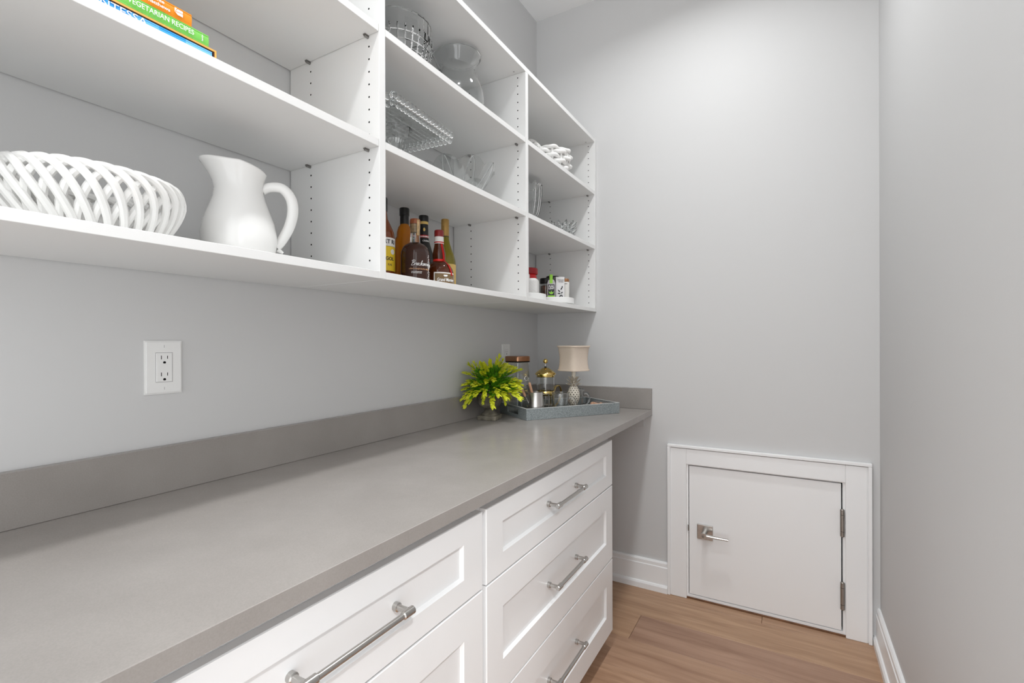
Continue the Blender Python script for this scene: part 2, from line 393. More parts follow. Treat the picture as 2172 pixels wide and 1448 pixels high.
# ---------------- little door
dr = sroot('door_1', 'small white flush access door with casing in the end wall', 'door', (1.1455, 0, 0))
def casing(x0, x1, z0, z1, side):
    """flat casing board with a raised outer band and a groove"""
    bm = bmesh.new()
    bw = 0.016
    if side == 'top':
        bx(bm, x0 + bw, x1 - bw, -0.017, -.0002, z0, z1 - bw); bx(bm, x0, x1, -0.024, -.0002, z1 - bw + .003, z1); bx(bm, x0 + bw - .004, x1 - bw + .004, -0.013, -.0002, z1 - bw - .001, z1 - bw + .004)
    else:
        s = 1 if side == 'left' else -1
        xo = x0 if side == 'left' else x1
        a, b = sorted((xo, xo + s * (bw - .003))); bx(bm, a, b, -0.024, -.0002, z0, z1 - bw + .003)
        a, b = sorted((xo + s * (bw - .004), xo + s * (bw + .001))); bx(bm, a, b, -0.013, -.0002, z0, z1 - bw)
        a, b = sorted((xo + s * bw, x1 if side == 'left' else x0)); bx(bm, a, b, -0.017, -.0002, z0, z1 - bw)
    bmesh.ops.bevel(bm, geom=bm.edges[:], offset=.0012, segments=1, affect='EDGES')
    obj('casing', bm, 'trim', dr, world=True)
casing(0.7334, 0.823, 0.0005, 0.749, 'left'); casing(1.467, 1.5576, 0.0005, 0.749, 'right')
bm = bmesh.new(); bw = .016
bx(bm, .8232, 1.4668, -.017, -.0002, .659, .749 - bw); bx(bm, .7334, 1.5576, -.024, -.0002, .7365, .749)
bmesh.ops.bevel(bm, geom=bm.edges[:], offset=.0012, segments=1, affect='EDGES'); obj('casing', bm, 'trim', dr, world=True)
bm = bmesh.new()
bx(bm, OX0 + .0003, .8305, -.004, .115, .0075, OZ - .0003); bx(bm, 1.4575, OX1 - .0003, -.004, .115, .0075, OZ - .0003); bx(bm, .8305, 1.4575, -.004, .115, .6535, OZ - .0003); bx(bm, .8305, 1.4575, -.004, .115, .0075, .0185)
obj('jamb', bm, 'trim', dr, world=True)
obj('threshold', box(OX0 + .0003, OX1 - .0003, -.010, .1, .0003, .0072, .001), 'threshold', dr, world=True)
obj('gap_light_block', box(OX0 + .0003, OX1 - .0003, .0375, .05, .0075, OZ - .0003), 'dark', dr, world=True)  # added dark panel behind the slab; stops light leaking through the gaps
obj('door_slab', box(0.8335, 1.4525, -.0025, .036, .0215, .6490, .0015), 'trim', dr, world=True)
for z0, z1 in ((0.428, 0.540), (0.117, 0.230)):
    bm = bmesh.new()
    xx = 1.4558
    for a, b in ((z0, z0 + .020), (z0 + .0215, z1 - .0215), (z1 - .020, z1)): cyl(bm, (xx, -.011, a), (xx, -.011, b), .0082, 14)
    ball(bm, (xx, -.011, z1), .0078, 10, 6, sc_=(1, 1, .5)); ball(bm, (xx, -.011, z0), .0078, 10, 6, sc_=(1, 1, .5))
    bx(bm, xx - .002, xx + .0016, -.008, .02, z0 + .002, z1 - .002)
    obj('hinge', bm, 'hinge', dr, smooth=True, world=True)
hx, hz = 0.9065, 0.337
hr = obj('lever_handle', box(hx - .0355, hx + .0355, -.0105, -.0026, hz - .0355, hz + .0355, .002, 2), 'nickel', dr, world=True)
bm = bmesh.new()
cyl(bm, (hx, -.010, hz), (hx, -.046, hz), .0125, 20); cyl(bm, (hx, -.046, hz), (hx, -.066, hz), .0145, 20)
obj('spindle', bm, 'nickel', hr, smooth=True, world=True)
bm = bmesh.new()
tube(bm, spline([(hx + .008, -.056, hz + .001), (hx + .045, -.056, hz + .0005), (hx + .108, -.054, hz - .001)], 4), [.0105] * 3 + [.0095] * 3 + [.0085] * 3, 10, flat=.72)
obj('lever', bm, 'nickel', hr, smooth=True, world=True)
bm = bmesh.new(); cyl(bm, (hx, -.0655, hz), (hx, -.0668, hz), .0085, 16, mi=0); bx(bm, hx - .001, hx + .001, -.0671, -.0660, hz - .005, hz + .005, mi=1)
obj('privacy_button', bm, ['hinge', 'dark'], hr, world=True)
bm = bmesh.new(); lathe(bm, [(.012, -.014), (.014, 0), (.012, .014)], 12); bm.transform(Matrix.Translation((.8305, -.006, .345)) @ Matrix.Diagonal((.25, .35, 1, 1)))
obj('strike_plate', bm, 'hinge', dr, world=True)

# ================================================================== WALL SHELVING
SH = thing('wall_shelf_unit', 'white adjustable wall shelving with three open bays above the counter', 'shelf', (0, -1.28, 1.4208))
D = 0.3586; X0 = 0.004
Z = dict(b=(1.4208, 1.4391), B=(1.7568, 1.7762), A=(2.0493, 2.0684), T=(2.3311, 2.3509))
panels = [(-2.60, -2.578), (-1.5898, -1.5677), (-0.8026, -0.7805), (-0.022, -0.0015)]
for (a, b) in panels:
    obj('upright_panel', box(X0, D, a, b, 1.4210 if a < -.1 else 1.4208, 2.3509 if a > -.1 else 2.3310, .0007), 'white', SH, world=True)
bays = [(panels[i][1] + .0004, panels[i + 1][0] - .0004) for i in range(3)]
for (a, b) in bays:
    for k in ('B', 'A'):
        obj('adjustable_shelf', box(X0 + .001, D - .0006, a + .0006, b - .0006, Z[k][0], Z[k][1], .0007), 'white', SH, world=True)
    obj('bottom_panel', box(X0, D - .0003, a, b, Z['b'][0] - .0002, Z['b'][1], .0007), 'white', SH, world=True)
obj('top_panel', box(X0, D, -2.60, -.0226, Z['T'][0] + .0003, Z['T'][1], .0007), 'white', SH, world=True)
for (a, b) in panels[1:]:
    bm = bmesh.new()
    for x in (0.094, 0.323):
        z = 1.4391 + .030
        while z < 2.325:
            if not any(Z[k][0] - .012 < z < Z[k][1] + .006 for k in 'BA'): cyl(bm, (x, a + .002, z), (x, a - .00015, z), .0026, 8)
            z += 0.0325
    o = obj('peg_holes', bm, 'dark', SH, world=True); o['kind'] = 'stuff'
pinbm = bmesh.new(); tube(pinbm, [(0, 0.003, 0), (0, -.013, 0)], .0034, 8); bx(pinbm, -.004, .004, -.014, -.0005, .0012, .0040)
bmesh.ops.recalc_face_normals(pinbm, faces=pinbm.faces[:]); pinme = bpy.data.meshes.new('shelf_pin'); pinbm.to_mesh(pinme); pinbm.free()
rt = wmat(SH).inverted()
for (a, b) in panels[1:]:
    for x in (.091, .320):
        for k in 'BA':
            o = finish('shelf_pin', pinme, 'pin', SH); o.location = rt @ Vector((x, a, Z[k][0] - .0042))
camme = bmesh.new(); lathe(camme, [(.0075, 0), (.0075, -.0012), (.005, -.0016)], 14); lathe(camme, [(.003, -.0014), (.003, -.0022)], 6, mi=1)
cm = bpy.data.meshes.new('cam_fitting'); camme.to_mesh(cm); camme.free()
for (a, b) in panels[2:]:
    o = finish('cam_fitting', cm, ['white', 'pin'], SH); o.location = rt @ Vector((.318, a - .022, Z['T'][0] + .0003))

# ================================================================== BASE CABINETS
XF = 0.632
def shaker_front(y0, y1, z0, z1, st, rl):
    """one-piece front with a bevelled recess"""
    bm = bmesh.new(); xb = XF - .019; dep = .009; bv = .0045
    o = [(y0, z0), (y1, z0), (y1, z1), (y0, z1)]; i1 = [(y0 + st, z0 + rl), (y1 - st, z0 + rl), (y1 - st, z1 - rl), (y0 + st, z1 - rl)]
    i2 = [(a + (bv if k in (0, 3) else -bv), b + (bv if k in (0, 1) else -bv)) for k, (a, b) in enumerate(i1)]
    e = .0018; oo = [(a + (e if k in (0, 3) else -e), b + (e if k in (0, 1) else -e)) for k, (a, b) in enumerate(o)]
    mk = lambda pts, x: [bm.verts.new((x, a, b)) for a, b in pts]
    Bk, S, Fo, F1, F2 = mk(o, xb), mk(o, XF - e), mk(oo, XF), mk(i1, XF), mk(i2, XF - dep)
    for A, B in ((Bk, S), (S, Fo), (Fo, F1), (F1, F2)):
        for k in range(4): bm.faces.new((A[k], A[(k + 1) % 4], B[(k + 1) % 4], B[k]))
    bm.faces.new(F2); bm.faces.new(Bk[::-1])
    return bm
def pull_bm():
    bm = bmesh.new(); h = .109; xb = .0365
    for s in (-1, 1):
        y = s * h
        lathe_pts = [(.0085, 0), (.0085, .009), (.0062, .0105), (.0055, .016), (.0058, .030), (.0075, .034)]
        tube(bm, [(x, y, 0) for _, x in lathe_pts], [r for r, _ in lathe_pts], 16)
        tube(bm, [(xb, y - s * .019, 0), (xb, y - s * .017, 0), (xb, y + s * .008, 0), (xb, y + s * .0095, 0)], [.0056, .0076, .0076, .006], 16)
    tube(bm, [(xb, -h, 0), (xb, h, 0)], .0056, 16)
    return bm
pb = pull_bm(); bmesh.ops.recalc_face_normals(pb, faces=pb.faces[:]); pullme = bpy.data.meshes.new('bar_pull'); pb.to_mesh(pullme); pb.free()
pullme.shade_smooth(); pullme.set_sharp_from_angle(angle=math.radians(35))
def cabinet(y0, y1, fy0, fy1, label, plab):
    root = thing('drawer_cabinet', label, 'cabinet', (0.32, (y0 + y1) / 2, 0), group='white base drawer cabinets')
    bm = bmesh.new()
    bx(bm, .022, .6125, y0, y1, .100, CT - .0305); bx(bm, .022, .545, y0 + .001, y1 - .001, .0003, .100)
    obj('body', bm, 'cab', root, world=True)
    for (z0, z1, rl) in ((.674, .857, .052), (.374, .6705, .081), (.078, .3705, .083)):
        d = obj('drawer', shaker_front(fy0, fy1, z0, z1, .076, rl), 'cab', root, world=True)
        h = finish('bar_pull', pullme, 'nickel', d)
        zc = {.674: .765, .374: .519, .078: .228}[z0]
        h.location = wmat(d).inverted() @ Vector((XF - .009, (fy0 + fy1) / 2 - (.007 if fy1 > -1 else 0), zc))
    return root
cabinet(-1.525, -.568, -1.517, -.572, 'white shaker drawer cabinet nearest the end wall, all three drawers showing', '')
cabinet(-2.325, -1.5255, -2.317, -1.533, 'white shaker drawer cabinet nearest the viewer, cut off by the photo edge', '')

# ================================================================== COUNTERTOP
ct = thing('countertop', 'long warm grey quartz counter with low backsplash on two walls', 'countertop', (0.33, -1.3, CT - .03))
obj('slab', box(.0005, .6554, -2.62, -.0005, CT - .03, CT, .0012), 'quartz', ct, world=True)
obj('backsplash', box(.0005, .0205, -2.62, -.0005, CT + .0002, 1.0202, .001), 'quartz', ct, world=True)
obj('backsplash', box(.0208, .6554, -.0205, -.0005, CT + .0002, 1.0202, .001), 'quartz', ct, world=True)

# ================================================================== OUTLETS
def outlet(yc, zc, label):
    r = thing('wall_outlet', label, 'outlet', (0.0005, yc, zc), group='white wall outlets')
    w, h = .0385, .0615
    bm = bmesh.new(); bx(bm, 0, .006, -w, w, -h, h)
    bmesh.ops.bevel(bm, geom=[e for e in bm.edges if all(v.co.x > .005 for v in e.verts)], offset=.0035, segments=2, affect='EDGES')
    p = obj('cover_plate', bm, 'plastic', r)
    rc = obj('receptacle', box(.005, .0075, -.0165, .0165, -.0335, .0335, .0008), 'plastic', r)
    bm = bmesh.new(); bx(bm, .0055, .0063, -.0175, .0175, -.0345, .0345); obj('shadow_gap', bm, 'cartong', p)
    for s in (1, -1):
        bm = bmesh.new(); zc_ = s * .0195
        bx(bm, .0072, .00765, -.0072, -.0058, zc_ - .001, zc_ + .0078); bx(bm, .0072, .00765, .0056, .0070, zc_, zc_ + .0072)
        lathe(bm, [(.0031, .0072), (.0031, .00765)], 12); 
        for v in bm.verts[-24:]: v.co = Vector((v.co.z, v.co.x, min(v.co.y, 2)))
        for v in bm.verts[-24:]: v.co.z = max(v.co.z, -.0022) + zc_ - .0085
        obj('slots', bm, 'dark', rc)
        bm = bmesh.new(); cyl(bm, (.005, 0, s * .0485), (.0066, 0, s * .0485), .0033, 12); bx(bm, .0064, .00675, -.0005, .0005, s * .0485 - .003, s * .0485 + .003, mi=1)
        obj('screw', bm, ['plastic', 'cartong'], r)
    return r
outlet(-1.9205, 1.2015, 'white wall outlet on the grey wall under the white pitcher')
outlet(-0.363, 1.187, 'white wall outlet half hidden behind the copper lidded jar')

# ================================================================== BOOKS
ZB = Z['B'][1] + .0003; XS = .335
def book(name, label, yr, length, z0, z1, depth, cover):
    r = thing(name, label, 'book', (XS - depth / 2, yr - length / 2, z0), group='cookbooks stacked on the shelf')
    t = .0022
    bm = bmesh.new()
    bx(bm, XS - depth, XS, yr - length, yr, z0, z0 + t); bx(bm, XS - depth, XS, yr - length, yr, z1 - t, z1)
    tube(bm, [(XS - t, yr - length, (z0 + z1) / 2), (XS - t, yr, (z0 + z1) / 2)], (z1 - z0) / 2 - .0001, 16, flat=1.0)
    for v in bm.verts[16:]:
        v.co.x = XS - t + (v.co.x - (XS - t)) * .26
    obj('cover', bm, cover, r, world=True, smooth=True, angle=50)
    obj('pages', box(XS - depth + .004, XS - .006, yr - length + .003, yr - .003, z0 + t, z1 - t), 'paper', r, world=True)
    return r
# slipcase with a blue book inside
sl = thing('slipcase', 'orange slipcase at the bottom of the cookbook stack', 'slipcase', (XS - .11, -2.11, ZB))
z0, z1, yr, L, dp = ZB, ZB + .0262, -1.979, .27, .22
bm = bmesh.new(); t = .0032
bx(bm, XS - dp, XS, yr - L, yr, z1 - t, z1); bx(bm, XS - dp, XS, yr - L, yr, z0, z0 + .0012); bx(bm, XS - dp, XS, yr - t, yr, z0 + .0012, z1 - t); bx(bm, XS - dp, XS, yr - L, yr - L + t, z0 + .0012, z1 - t)
obj('case', bm, 'orange2', sl, world=True)
bm = bmesh.new(); bx(bm, XS - dp + .002, XS - .001, yr - L + t, yr - t, z1 - t - .0018, z1 - t - .0002); bx(bm, XS - dp + .002, XS - .001, yr - t - .0028, yr - t - .0002, z0 + .0015, z1 - t - .002)
obj('gap_strips', bm, 'brownbrd', sl, world=True)  # dark strips filling the gap between case and book
bb = book('book', 'blue cookbook with white capitals inside the orange slipcase', yr - .008, L - .014, z0 + .0016, z1 - .0064, dp - .01, 'blue')
obj('spine_title', on_plane(text_bm('CONTESSA', .0165, width=.092), (XS + .0010, -2.138, z0 + .0128), (0, 1, 0), (0, 0, 1)), 'wlet', bb, world=True)
gb = book('book', 'green cookbook titled vegetarian recipes, middle of the stack', -1.993, .235, z1 + .0004, z1 + .0204, .20, 'green')
obj('spine_title', on_plane(text_bm('VEGETARIAN RECIPES', .0125, width=.100), (XS + .0028, -2.0695, z1 + .0104), (0, 1, 0), (0, 0, 1)), 'wlet', gb, world=True)
obj('publisher_name', on_plane(text_bm('hamlyn', .0042), (XS + .0026, -2.0055, z1 + .0098), (0, 0, 1), (0, -1, 0)), 'wlet', gb, world=True)
z2 = z1 + .0208
ob = book('book', 'orange cookbook with white lettering on top of the stack', -2.022, .225, z2, z2 + .0215, .19, 'orange')
obj('author_name', on_plane(text_bm('bonnie', .0078, bold=.00012, width=.025), (XS + .0028, -2.0795, z2 + .0150), (0, 1, 0), (0, 0, 1)), 'wlet', ob, world=True)
obj('author_name', on_plane(text_bm('matthews', .0078, bold=.00012, width=.035), (XS + .0028, -2.0755, z2 + .0070), (0, 1, 0), (0, 0, 1)), 'wlet', ob, world=True)
bm = bmesh.new()
for pts in (((-.0065, .0062), (-.003, .0062), (-.0065, -.0015)), ((-.002, .0055), (.0062, .0055), (.0062, .0014), (-.005, .0005)), ((-.0058, -.0008), (.0064, .0004), (.0064, -.0045), (-.002, -.0045))):
    prism(bm, [(x, y, 0) for x, y in pts], (0, 0, .0005))
obj('publisher_logo', on_plane(bm, (XS + .0030, -2.0445, z2 + .0108), (0, 1, 0), (0, 0, 1)), 'wlet', ob, world=True)

# ================================================================== LATTICE BASKET (left bay)
zb = Z['b'][1] + .0003
lb = thing('lattice_basket', 'large white ceramic lattice basket with looped rim beside the white pitcher', 'basket', (.20, -2.118, zb))
AX, AY, H = .112, .124, .108
def bprof(t):   # t 0..1 height fraction -> radius factor
    return 0.76 + .30 * math.sin(min(1, t * 1.0) * 1.75) - .055 * max(0, t - .75) / .25
N = 30; dl = 2 * PI / N
for k in range(N):
    bm = bmesh.new(); pts = []
    th0 = k * dl
    for i in range(25):
        s = -1 + 2 * i / 24
        t = (1 - abs(s) ** 2.3)
        th = th0 - s * dl * 2.55
        off = .0035 * (1 if s < 0 else -1) * min(1, abs(s) * 3)
        f = bprof(t)
        pts.append(((AX * f + off) * math.cos(th), (AY * f + off) * math.sin(th), .006 + (H - .012) * t))
    tube(bm, pts, .0066, 8)
    obj('strap', bm, 'ceramic', lb, smooth=True)
bm = bmesh.new()
tube(bm, [(AX * .80 * math.cos(a * 2 * PI / 48), AY * .80 * math.sin(a * 2 * PI / 48), .006) for a in range(48)], .006, 8, closed=True)
for s in range(-4, 5):
    w = math.sqrt(max(0, 1 - (s / 5) ** 2))
    tube(bm, [(AX * .8 * s / 5, -AY * .8 * w, .005), (AX * .8 * s / 5, AY * .8 * w, .005)], .005, 6); tube(bm, [(-AX * .8 * w, AY * .8 * s / 5, .0055), (AX * .8 * w, AY * .8 * s / 5, .0055)], .005, 6)
obj('lattice_base', bm, 'ceramic', lb, smooth=True)

# ================================================================== WHITE PITCHER
pt = thing('pitcher', 'tall glossy white ceramic pitcher standing on the lowest shelf', 'pitcher', (.185, -1.848, zb))
pt.rotation_euler = (0, 0, math.radians(-30))
def pmod(r, z, a):
    # spout towards -Y local (image left), handle towards +Y
    t = max(0.0, (z - .150) / .068)
    lean = max(0.0, -math.sin(a))
    if t > 0:
        r2 = r * (1 + .44 * (t ** 1.3) * lean ** 3.2 - .05 * t * abs(math.cos(a)))
        z2 = z + .006 * (t ** 1.5) * (lean ** 2.2) - .012 * t * max(0, math.sin(a))
        return r2, z2
    return r, z
prof = [(.060, 0), (.066, .003), (.0725, .022), (.0765, .045), (.0765, .062), (.072, .088), (.0625, .115), (.0535, .140), (.0485, .160), (.0475, .175), (.0495, .192), (.0535, .208), (.0555, .213)]
inner = [(r - .0045, z) for r, z in prof[:1:-1]]
bm = bmesh.new(); lathe(bm, prof + [(.0545, .2165), (.052, .2165)] + inner, 64, mod=pmod)
body = obj('body', bm, 'ceramic', pt, smooth=True, angle=80)
bm = bmesh.new()
hp = spline([(0, .045, .168), (0, .062, .179), (0, .088, .180), (0, .1065, .158), (0, .110, .125), (0, .101, .088), (0, .085, .056), (0, .074, .040)], 6)
tube(bm, hp, [.0085 + .0025 * math.sin(PI * i / (len(hp) - 1)) for i in range(len(hp))], 12, flat=1.15)
tube(bm, [(0, .078, .036), (0, .089, .0285)], [.006, .003], 8)
obj('handle', bm, 'ceramic', pt, smooth=True)

# ================================================================== GLASSWARE
ZA = Z['A'][1] + .0003
def shell(prof, t, seg, mod=None, name='bowl', parent=None, mat='crystal'):
    """closed double-walled vessel: outer profile up, inner back down"""
    bm = bmesh.new()
    inn = [(max(.0005, r - t), max(z, prof[0][1] + t)) for r, z in prof[::-1]]
    lathe(bm, prof + inn, seg, mod=mod)
    return bm
# cube-cut bowl
cb = thing('cut_glass_bowl', 'large clear glass bowl with cube cut sides, top shelf beside the upright', 'bowl', (.185, -1.335, ZA))
bm = bmesh.new()
po = [(.045, .002), (.060, .012), (.074, .032), (.085, .054), (.093, .076), (.099, .098), (.1035, .12), (.106, .142), (.1065, .165), (.1065, .184), (.1055, .188)]
fs = lathe(bm, po, 30, cap1=False)
cut = [f for f in fs if .012 < f.calc_center_median().z < .143]
chk = [f for i, f in enumerate(cut)]
inn = [(r - .006, max(z, .010)) for r, z in po[::-1]]
r0 = [v for v in bm.verts][-26:]
bmesh.ops.recalc_face_normals(bm, faces=bm.faces[:])
bmesh.ops.inset_individual(bm, faces=chk, thickness=.0026, depth=.006)
b2 = bmesh.new(); lathe(b2, inn, 30, cap0=False)
me2 = bpy.data.meshes.new('tmp'); b2.to_mesh(me2); b2.free(); bm.from_mesh(me2); bpy.data.meshes.remove(me2)
bm.edges.ensure_lookup_table()
bmesh.ops.bridge_loops(bm, edges=[e for e in bm.edges if e.is_boundary])
obj('bowl', bm, 'crystal', cb)
# round vase with flared rim
gv = thing('glass_vase', 'round clear glass vase with wide flared rim on the top shelf', 'vase', (.20, -1.035, ZA))
def vmod(r, z, a):
    lip = max(0, math.cos(a - math.radians(215))) ** 24
    return (r + (.012 * lip if z > .2 else 0), z + (.006 * lip if z > .22 else 0))
pv = [(.050, .002), (.062, .006), (.082, .028), (.0935, .055), (.0965, .080), (.0945, .108), (.086, .138), (.0735, .166), (.0640, .188), (.0625, .202), (.069, .219), (.079, .234), (.0845, .242), (.0845, .246)]
obj('vessel', shell(pv, .0035, 64, vmod), 'crystal', gv, smooth=True, angle=70)
# square cake stand with beaded edge
cs = thing('cake_stand', 'square clear glass cake stand with beaded edge on the middle shelf', 'cake stand', (.195, -1.357, ZB), rotz=math.radians(4))
hx_, hy_ = .106, .138; zt = .150
bm = bmesh.new()
nx, ny = 12, 16
gr = [[bm.verts.new((-hx_ + 2 * hx_ * i / nx, -hy_ + 2 * hy_ * j / ny, zt)) for j in range(ny + 1)] for i in range(nx + 1)]
und = [bm.faces.new((gr[i][j], gr[i][j + 1], gr[i + 1][j + 1], gr[i + 1][j])) for i in range(nx) for j in range(ny)]
ret = bmesh.ops.extrude_face_region(bm, geom=und); 
for v in [g for g in ret['geom'] if isinstance(g, bmesh.types.BMVert)]: v.co.z += .009
bmesh.ops.recalc_face_normals(bm, faces=bm.faces[:])
low = [f for f in bm.faces if f.normal.z < -.5]
bmesh.ops.inset_individual(bm, faces=low, thickness=.0030, depth=.0022)
plate = obj('plate', bm, 'glass', cs)
beadbm = bmesh.new(); ball(beadbm, (0, 0, 0), .0084, 10, 8, sc_=(1, 1, 1.15)); bme = bpy.data.meshes.new('bead'); beadbm.to_mesh(bme); beadbm.free(); bme.shade_smooth()
per = []
nX, nY = 13, 17
for i in range(nX): per += [(-hx_ + 2 * hx_ * i / (nX - 1), -hy_ - .004), (-hx_ + 2 * hx_ * i / (nX - 1), hy_ + .004)]
for j in range(nY): per += [(-hx_ - .004, -hy_ + 2 * hy_ * j / (nY - 1)), (hx_ + .004, -hy_ + 2 * hy_ * j / (nY - 1))]
for (x, y) in per:
    for dz in (-.004, .0150):
        o = finish('bead', bme, 'crystal', plate); o.location = (x * (1.0 if dz < 0 else 1.03), y * (1.0 if dz < 0 else 1.03), zt + dz)
lathepart('pedestal', 'crystal', cs, [(.070, 0), (.072, .006), (.055, .016), (.028, .032), (.020, .055), (.019, .085), (.026, .115), (.045, .140), (.05, .1495)], 20, smooth=False)
# petal bowl
pb_ = thing('petal_bowl', 'clear glass bowl with pointed petal rim on the middle shelf', 'bowl', (.215, -1.047, ZB), rotz=.2)
def petmod(r, z, a):
    t = z / .125; c = abs(math.cos(4 * a)); 
    rr = r * (1 + .045 * (c - .4) * t) + .0015 * math.cos(32 * a) * t; return rr, z * (1 - .20 * (t ** 2) * (1 - c ** .7))
pp = [(.040, .003), (.05, .006), (.066, .022), (.083, .045), (.099, .07), (.113, .095), (.124, .115), (.129, .125)]
obj('bowl', shell(pp, .005, 96, petmod), 'glass', pb_, smooth=True, angle=30)
bm = bmesh.new()
for k in range(8):
    a = k * PI / 4
    for (da, sgn) in ((.36, 1), (-.36, -1)):
        pts = [(r * 1.02 * math.cos(a + da * (1 - i / 7)), r * 1.02 * math.sin(a + da * (1 - i / 7)), z * .98 + .001) for i, (r, z) in enumerate(pp)]
        tube(bm, spline(pts, 2), .0024, 5)
obj('cut_ribs', bm, 'crystal', pb_, smooth=True)
# ribbed vase (right bay)
rv = thing('ribbed_vase', 'tall ribbed crystal vase half hidden behind the upright panel', 'vase', (.15, -.425, ZB))
def rmod(r, z, a): return r * (1 + .055 * math.cos(14 * a) * min(1, z / .08)), z + (.008 * math.cos(14 * a) if z > .2 else 0)
obj('vessel', shell([(.040, .003), (.034, .012), (.019, .040), (.026, .056), (.052, .075), (.068, .105), (.076, .15), (.080, .195), (.081, .235)], .005, 112, rmod), 'crystal', rv, smooth=True, angle=50)
# hobnail bowl with pointed studs
hb = thing('spiked_bowl', 'small spiky clear glass votive bowl below the white woven basket', 'bowl', (.265, -.238, ZB))
bm = bmesh.new(); hp_ = [(.030, .002), (.042, .012), (.050, .03), (.053, .05), (.050, .068), (.049, .072)]
lathe(bm, hp_ + [(r - .005, max(z, .007)) for r, z in hp_[::-1]], 24)
obj('bowl', bm, 'crystal', hb, smooth=True)
sp_ = bmesh.new(); lathe(sp_, [(.0062, 0), (.0082, .008), (.0062, .020), (.0012, .032)], 8); sme = bpy.data.meshes.new('stud'); sp_.to_mesh(sme); sp_.free()
for row in range(4):
    z = .012 + row * .0185; rr = [.042, .049, .052, .049][row]
    for k in range(11):
        a = 2 * PI * (k + .5 * (row % 2)) / 11
        o = finish('stud', sme, 'crystal', hb); o.location = (rr * math.cos(a) * .96, rr * math.sin(a) * .96, z)
        d = Vector((math.cos(a), math.sin(a), .75)); o.rotation_euler = d.to_track_quat('Z', 'Y').to_euler()

# ================================================================== WOVEN BASKET (right bay, top shelf)
wb = thing('woven_basket', 'white ceramic basket of thick woven strands with loop handle on the top shelf', 'basket', (.245, -.372, ZA))
R0, NP = .102, 14
for k in range(NP):
    a = 2 * PI * k / NP; bm = bmesh.new()
    tube(bm, spline([((R0 - .020) * math.cos(a), (R0 - .020) * math.sin(a), .004), (R0 * math.cos(a), R0 * math.sin(a), .045), ((R0 + .002) * math.cos(a), (R0 + .002) * math.sin(a), .092)], 4), .0068, 8)
    obj('upright_strand', bm, 'ceramic', wb, smooth=True)
for row, (z, rr) in enumerate(((.016, -.010), (.036, .0), (.057, .003), (.078, .003), (.096, .001))):
    bm = bmesh.new(); pts = []
    for i in range(NP * 8):
        a = 2 * PI * i / (NP * 8); w = math.cos(NP / 2 * a + (PI if row % 2 else 0))
        pts.append(((R0 + rr + .010 * w) * math.cos(a), (R0 + rr + .010 * w) * math.sin(a), z + .002 * math.sin(NP * a)))
    tube(bm, pts, .0098 if row < 4 else .0088, 10, closed=True)
    obj('woven_strand', bm, 'ceramic', wb, smooth=True)
lathepart('base', 'ceramic', wb, [(.085, 0), (.088, .004), (.085, .009)], 32)
for a0 in (math.radians(243), ):
    bm = bmesh.new()
    for dr_ in (-.007, .007):
        pts = []
        for i in range(19):
            t = i / 18; a = a0 + (t - .5) * 1.15
            pts.append(((R0 + dr_ * math.cos(6 * t * PI)) * math.cos(a), (R0 + dr_ * math.cos(6 * t * PI)) * math.sin(a), .094 + .045 * math.sin(PI * t) + dr_ * .6 * math.sin(6 * t * PI)))
        tube(bm, pts, .0085, 8)
    obj('loop_handle', bm, 'ceramic', wb, smooth=True)

# ================================================================== BOTTLES
def bottle(name, label, x, y, prof, mat, seg=36, rot=None, group='liquor bottles on the lowest shelf'):
    r = thing(name, label, 'bottle', (x, y, zb), rotz=facing(x, y) if rot is None else rot, group=group)
    lathepart('glass_body', mat, r, prof, seg)
    return r
# rum bottle half hidden by the upright
b = bottle('bottle', 'amber rum bottle with yellow label, cut off by the shelf upright', .13, -1.352, [(.034, 0), (.0385, .004), (.0395, .02), (.0395, .150), (.036, .172), (.026, .196), (.017, .215), (.0145, .235), (.0145, .265)], 'rum')
arcpart('yellow_label', 'labely', b, .0396, -.9, 1.5, .045, .122)
arcpart('white_band', 'labelw', b, .0396, -.9, 1.5, .123, .150)
lathepart('cap', 'black', b, [(.0158, .240), (.0162, .242), (.0162, .280), (.015, .283)], 24)
obj('label_text', on_cyl(text_bm('RT RI', .018, bold=.0004), .0402, .62, .1365), 'klet', b, smooth=False)
obj('label_text', on_cyl(text_bm('GOL', .015, bold=.0004), .0402, .62, .083), 'klet', b)
obj('label_text', on_cyl(text_bm('RAI', .010), .0402, .62, .064), 'labelt', b)
bm = bmesh.new(); lathe(bm, [(.0085, 0), (.0085, .0006)], 20); bm.transform(Matrix.Translation((0, 0, 0))); on = [(v, Vector((v.co.x, v.co.y, v.co.z))) for v in bm.verts]
for v, c in on: v.co = Vector((c.x, c.y, c.z))
obj('round_seal', on_cyl(bm, .0400, .90, .106), 'labelw', b)
# amber bottle with black capsule
b = bottle('bottle', 'orange amber liquor bottle with tall black capsule', .105, -1.222, [(.034, 0), (.037, .004), (.0378, .02), (.0378, .118), (.0386, .121), (.0378, .124), (.0378, .158), (.034, .172), (.0272, .184), (.0262, .200), (.022, .216), (.0158, .224), (.0142, .232), (.0142, .262)], 'amber')
lathepart('capsule', 'black', b, [(.0148, .224), (.0152, .226), (.0150, .256), (.0168, .258), (.0170, .281), (.0155, .2835)], 28)
